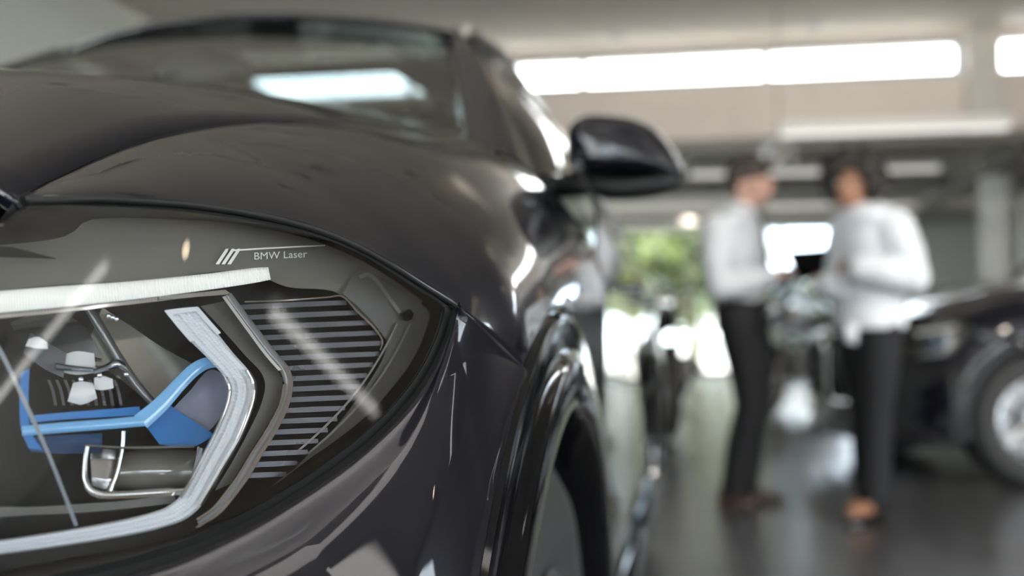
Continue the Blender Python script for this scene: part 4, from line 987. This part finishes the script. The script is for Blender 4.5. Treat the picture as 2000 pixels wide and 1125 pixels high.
M_shoe = mat('dark_brown_leather', (.045, .022, .014), .35); M_shoeb = mat('black_patent_leather', (.008, .008, .008), .2); M_tie = mat('charcoal_tie', (.03, .032, .042), .5)
M_eye = mat('eye_white', (.6, .58, .55), .3); M_lip = mat('lips', (.38, .14, .12), .5)

# ---- the man: side-on, turned to the tablet
DM = 4.98
base = pix(1450, 985, Z=0.0); man = empty('person', (base[0], base[1], 0))
tag(man, 'person in white shirt, dark tie and black trousers, both hands at a tablet', 'person')
def q_(D0, root):
    rl_ = np.array(root.location)
    def f(px, py, off=0.0, z=None):
        p = pix(px, py, D=D0 - off) - rl_
        return p
    return f
m = q_(DM, man)
feet_n, feet_f = m(1428, 990, .02), m(1462, 978, -.10)
def man_legs(mb, d):
    limb(mb, [m(1440, 622, .08), m(1458, 710, .08), m(1466, 792, .09), m(1446, 872, .06), m(1432, 958, .03)], [.105 + d, .093 + d, .068 + d, .064 + d, .056 + d])
    limb(mb, [m(1458, 622, -.08), m(1474, 710, -.08), m(1478, 792, -.07), m(1464, 872, -.09), m(1458, 955, -.10)], [.105 + d, .093 + d, .068 + d, .062 + d, .054 + d])
    mb.ellipsoid(m(1447, 612, 0), (.125 + d, .15 + d, .11 + d))
def man_torso(mb, d):
    mb.ellipsoid(m(1428, 478, 0), (.135 + d, .165 + d, .19 + d), 18, 12); mb.ellipsoid(m(1440, 560, 0), (.125 + d, .145 + d, .15 + d), 18, 12)
    mb.ellipsoid(m(1433, 438, 0), (.095 + d, .185 + d, .075 + d), 18, 12)
    limb(mb, [m(1398, 450, .17), m(1394, 505, .21), m(1402, 560, .22)], [.072 + d, .062 + d, .054 + d]); limb(mb, [m(1402, 560, .22), m(1452, 552, .21), m(1500, 540, .18)], [.054 + d, .048 + d, .040 + d])
    limb(mb, [m(1462, 446, -.17), m(1476, 500, -.20), m(1482, 552, -.20)], [.070 + d, .06 + d, .05 + d]); limb(mb, [m(1482, 552, -.20), m(1512, 545, -.16), m(1536, 538, -.10)], [.05 + d, .044 + d, .036 + d])
def man_head(mb):
    limb(mb, [m(1448, 425, 0), m(1455, 395, 0)], [.066, .060])
    mb.ellipsoid(m(1462, 350, 0), (.098, .078, .108), 20, 14); mb.ellipsoid(m(1480, 374, 0), (.066, .058, .074), 16, 10)
    limb(mb, [m(1497, 348, 0), m(1508, 366, 0)], [.012, .016]); mb.ellipsoid(m(1488, 396, 0), (.035, .035, .022), 12, 8)
    mb.ellipsoid(m(1446, 364, .08), (.020, .010, .032), 10, 8); mb.ellipsoid(m(1446, 364, -.08), (.020, .010, .032), 10, 8)
    mb.ellipsoid(m(1497, 385, 0), (.012, .026, .010), 10, 6)
def man_body(mb):
    man_legs(mb, -.012); man_torso(mb, -.012); man_head(mb)
    hand(mb, m(1502, 540, .18), m(1524, 534, .17), [m(1556, 520, .14), m(1560, 527, .15), m(1558, 534, .17), m(1552, 540, .19), m(1536, 514, .12)])
    hand(mb, m(1538, 538, -.10), m(1556, 534, -.06), [m(1584, 526, -.02), m(1586, 532, .0), m(1584, 538, .02), m(1578, 543, .04), m(1566, 518, -.02)])
    limb(mb, [m(1432, 958, .03), m(1422, 985, .02), m(1462, 990, .06)], [.045, .035, .03]); limb(mb, [m(1458, 955, -.10), m(1450, 974, -.10), m(1512, 980, -.06)], [.045, .035, .03])
fused('body', man_body, M_skin, man, .0085, 3)
fused('shirt', lambda mb: (man_torso(mb, .010), limb(mb, [m(1446, 424, 0), m(1450, 412, 0)], [.078, .070])), M_shirt, man, .012, 4)
fused('trousers', lambda mb: man_legs(mb, .008), M_trou, man, .012, 4)
fused('hair', lambda mb: (mb.ellipsoid(m(1458, 337, 0), (.108, .088, .088), 18, 12), mb.ellipsoid(m(1436, 352, 0), (.055, .080, .060), 14, 8), limb(mb, [m(1478, 318, .04), m(1498, 326, 0), m(1478, 318, -.04)], [.035, .028, .035])), M_hairb, man, .011, 2)
tb = MB(); rows = []
for (px, py, wd) in ((1479, 424, .020), (1482, 434, .016), (1488, 470, .026), (1494, 510, .034), (1499, 548, .040), (1500, 562, .004)):
    c = m(px, py, .0) + RIGHT * .018; rows.append([c + FWD * wd - RIGHT * .002, c + RIGHT * .006, c - FWD * wd - RIGHT * .002])
solid(tb.grid(rows).build('tie', M_tie, man), .006, 0)
MB().lathe([(.128, -.018), (.142, -.018), (.142, .018), (.128, .018), (.128, -.018)], tuple(m(1447, 602, 0)), 'Z', 28).build('belt', M_shoeb, man)
MB().box(m(1498, 603, 0), (.02, .05, .036)).build('belt_buckle', M_chrome, man, smooth=False)
def shoe(heel, toe, wd, m_, parent, sole=.022, low=False):
    h, t = np.array(heel, float), np.array(toe, float); h[2] = t[2] = 0; d = t - h; L = np.linalg.norm(d); d /= L; s_ = np.array((-d[1], d[0], 0)); mb = MB(); rows = []
    for f, ww, hh in ((-.02, .25, .03), (0, .7, .075), (.12, .85, .085), (.3, .85, .08), (.5, .95, .06), (.75, 1.0, .048), (.92, .75, .04), (1.0, .3, .03)):
        c = h + d * L * f; hh = hh * (.72 if low else 1)
        rows.append([c + s_ * wd * ww * math.cos(a) + np.array((0, 0, max(0, .004 + hh * max(0, math.sin(a)) ** .7 if math.sin(a) > 0 else 0))) for a in np.linspace(0, 2 * math.pi, 17)[:-1]])
    mb.grid(rows, close_v=True); mb.f.append(tuple(range(16))); mb.mi.append(0); mb.f.append(tuple(range(len(mb.v) - 16, len(mb.v)))); mb.mi.append(0)
    return mb.build('shoe', m_, parent, smooth=60)
shoe(m(1402, 990, .02), m(1480, 995, .08), .046, M_shoe, man); shoe(m(1440, 978, -.10), m(1530, 985, -.05), .046, M_shoe, man)
for s_ in (1, -1): MB().ellipsoid(m(1492, 352, .034 * s_), (.010, .012, .008), 10, 8).build('eye', M_eye, man)

# ---- the woman: half turned to the left, tablet in both hands
DW = 4.56
base = pix(1695, 1012, Z=0.0); wom = empty('person', (base[0], base[1], 0))
tag(wom, 'person with black curly hair in a loose white jacket and black trousers, holding a tablet', 'person')
n = q_(DW, wom)
def w_legs(mb, d):
    limb(mb, [n(1714, 640, .07), n(1712, 720, .07), n(1708, 800, .06), n(1706, 900, .04), n(1706, 968, .03)], [.102 + d, .088 + d, .070 + d, .066 + d, .070 + d])
    limb(mb, [n(1686, 640, -.07), n(1688, 720, -.07), n(1692, 800, -.07), n(1696, 900, -.09), n(1698, 955, -.10)], [.100 + d, .086 + d, .068 + d, .062 + d, .062 + d])
    mb.ellipsoid(n(1700, 625, 0), (.115 + d, .14 + d, .12 + d))
def w_torso(mb, d):
    mb.ellipsoid(n(1702, 480, 0), (.125 + d, .15 + d, .17 + d), 18, 12); mb.ellipsoid(n(1698, 560, 0), (.118 + d, .135 + d, .15 + d), 18, 12); mb.ellipsoid(n(1700, 430, 0), (.12 + d, .15 + d, .06 + d), 18, 12)
    limb(mb, [n(1746, 446, .13), n(1768, 495, .19), n(1778, 540, .20)], [.068 + d, .060 + d, .054 + d]); limb(mb, [n(1778, 540, .20), n(1726, 532, .22), n(1680, 525, .20)], [.054 + d, .048 + d, .040 + d])
    limb(mb, [n(1654, 446, -.13), n(1640, 500, -.14), n(1646, 560, -.08)], [.062 + d, .056 + d, .050 + d]); limb(mb, [n(1646, 560, -.08), n(1632, 560, -.02), n(1618, 556, .04)], [.050 + d, .044 + d, .038 + d])
def w_head(mb):
    limb(mb, [n(1682, 425, 0), n(1670, 395, .01)], [.058, .052]); mb.ellipsoid(n(1664, 352, .0), (.085, .088, .105), 20, 14); mb.ellipsoid(n(1656, 376, .035), (.056, .056, .066), 16, 10)
    limb(mb, [n(1646, 356, .09), n(1643, 371, .105)], [.010, .014]); mb.ellipsoid(n(1652, 397, .05), (.028, .028, .018), 12, 8); mb.ellipsoid(n(1647, 385, .085), (.020, .012, .009), 10, 6)
def w_body(mb):
    w_legs(mb, -.012); w_torso(mb, -.012); w_head(mb)
    hand(mb, n(1680, 525, .20), n(1660, 523, .18), [n(1636, 516, .10), n(1634, 522, .11), n(1635, 528, .12), n(1639, 534, .13), n(1646, 510, .12)])
    hand(mb, n(1618, 556, .04), n(1604, 552, .02), [n(1588, 538, -.06), n(1586, 543, -.04), n(1587, 548, -.02), n(1590, 553, .0), n(1610, 534, -.02)])
    limb(mb, [n(1706, 968, .03), n(1702, 990, .04), n(1664, 1000, .16)], [.042, .036, .030]); limb(mb, [n(1698, 955, -.10), n(1696, 974, -.09), n(1672, 984, .02)], [.042, .036, .030])
fused('body', w_body, M_skin2, wom, .0085, 3)
def w_jacket(mb):
    w_torso(mb, .022); mb.tube([n(1698, 540, 0), n(1697, 600, 0), n(1697, 640, 0)], [.155, .172, .186], 24, flat=(1, .9)); limb(mb, [n(1684, 424, 0), n(1676, 410, 0)], [.074, .066])
    limb(mb, [n(1778, 540, .20), n(1700, 529, .21)], [.084, .062])
fused('jacket', w_jacket, M_blouse, wom, .012, 4)
fused('trousers', lambda mb: w_legs(mb, .010), M_trou, wom, .012, 4)
def curls(mb):
    rnd = random.Random(3); mb.ellipsoid(n(1668, 340, -.035), (.112, .105, .112), 18, 12)
    for k in range(90):
        a, e = rnd.random() * 6.28, rnd.uniform(-.75, 1.0); r_ = .115; p = n(1665, 345, -.015) + np.array((r_ * 1.12 * math.cos(a) * math.sqrt(1 - e * e * .8), r_ * math.sin(a) * math.sqrt(1 - e * e * .8), r_ * e))
        x, y, dd = proj(p + np.array(wom.location))
        if dd < DW - .02 and 1630 < x < 1690 and 344 < y: continue
        mb.ellipsoid(p, (rnd.uniform(.024, .040),) * 3, 8, 6)
def all_curls(mb):
    curls(mb); rnd = random.Random(9)
    for k in range(26):
        f = k / 25; mb.ellipsoid(n(1626 + 76 * f, 333 - 14 * math.sin(math.pi * f) + rnd.uniform(-4, 4), .075 - .03 * abs(f - .4)), (rnd.uniform(.020, .030),) * 3, 8, 6)
    for k in range(14):
        f = k / 13; mb.ellipsoid(n(1621 + rnd.uniform(-4, 4), 336 + 52 * f, .03 - .02 * f), (.026,) * 3, 8, 6); mb.ellipsoid(n(1700 + rnd.uniform(-5, 5), 336 + 52 * f, .05), (.030,) * 3, 8, 6)
fused('hair', all_curls, M_hair, wom, .009, 1)
bt_ = MB(); bt_.grid([[n(1652, 632, .19), n(1674, 634, .19)], [n(1650, 650, .195), n(1674, 650, .195)], [n(1651, 668, .195), n(1672, 672, .195)]]); solid(bt_.build('belt_tail', M_blouse, wom), .006, 0)
shoe(n(1712, 1002, .02), n(1652, 1012, .17), .046, M_shoeb, wom, low=True); shoe(n(1700, 985, -.10), n(1660, 995, .03), .046, M_shoeb, wom, low=True)
for s_ in (1, -1): MB().ellipsoid(n(1648 + 12 * s_, 357, .082 - .01 * s_), (.010, .008, .007), 10, 8).build('eye', M_eye, wom)

# ---- tablet held between them
TD = 4.74
tc_ = [pix(1532, 490, D=TD - .05), pix(1613, 484, D=TD - .10), pix(1634, 532, D=TD - .02), pix(1562, 551, D=TD + .04)]
nn = np.cross(tc_[1] - tc_[0], tc_[3] - tc_[0]); nn /= np.linalg.norm(nn); c0 = np.mean(tc_, axis=0)
tab = empty('tablet', tuple(c0)); tag(tab, 'black tablet computer held between the two people', 'tablet')
tb = MB(); tb.add([p - c0 - nn * .006 for p in tc_] + [p - c0 + nn * .006 for p in tc_], [(0,1,2,3),(7,6,5,4),(0,4,5,1),(1,5,6,2),(2,6,7,3),(3,7,4,0)]); bevel(tb.build('case', mat('matte_black_case', (.006, .006, .006), .85, spec=.1), tab, smooth=False), .003)
sgn = 1 if nn[2] > 0 else -1
MB().add([(p - c0) * .92 + nn * .0065 * sgn for p in tc_], [(0, 1, 2, 3)]).build('screen', mat('tablet_screen', (.01, .01, .012), .1), tab, smooth=False)
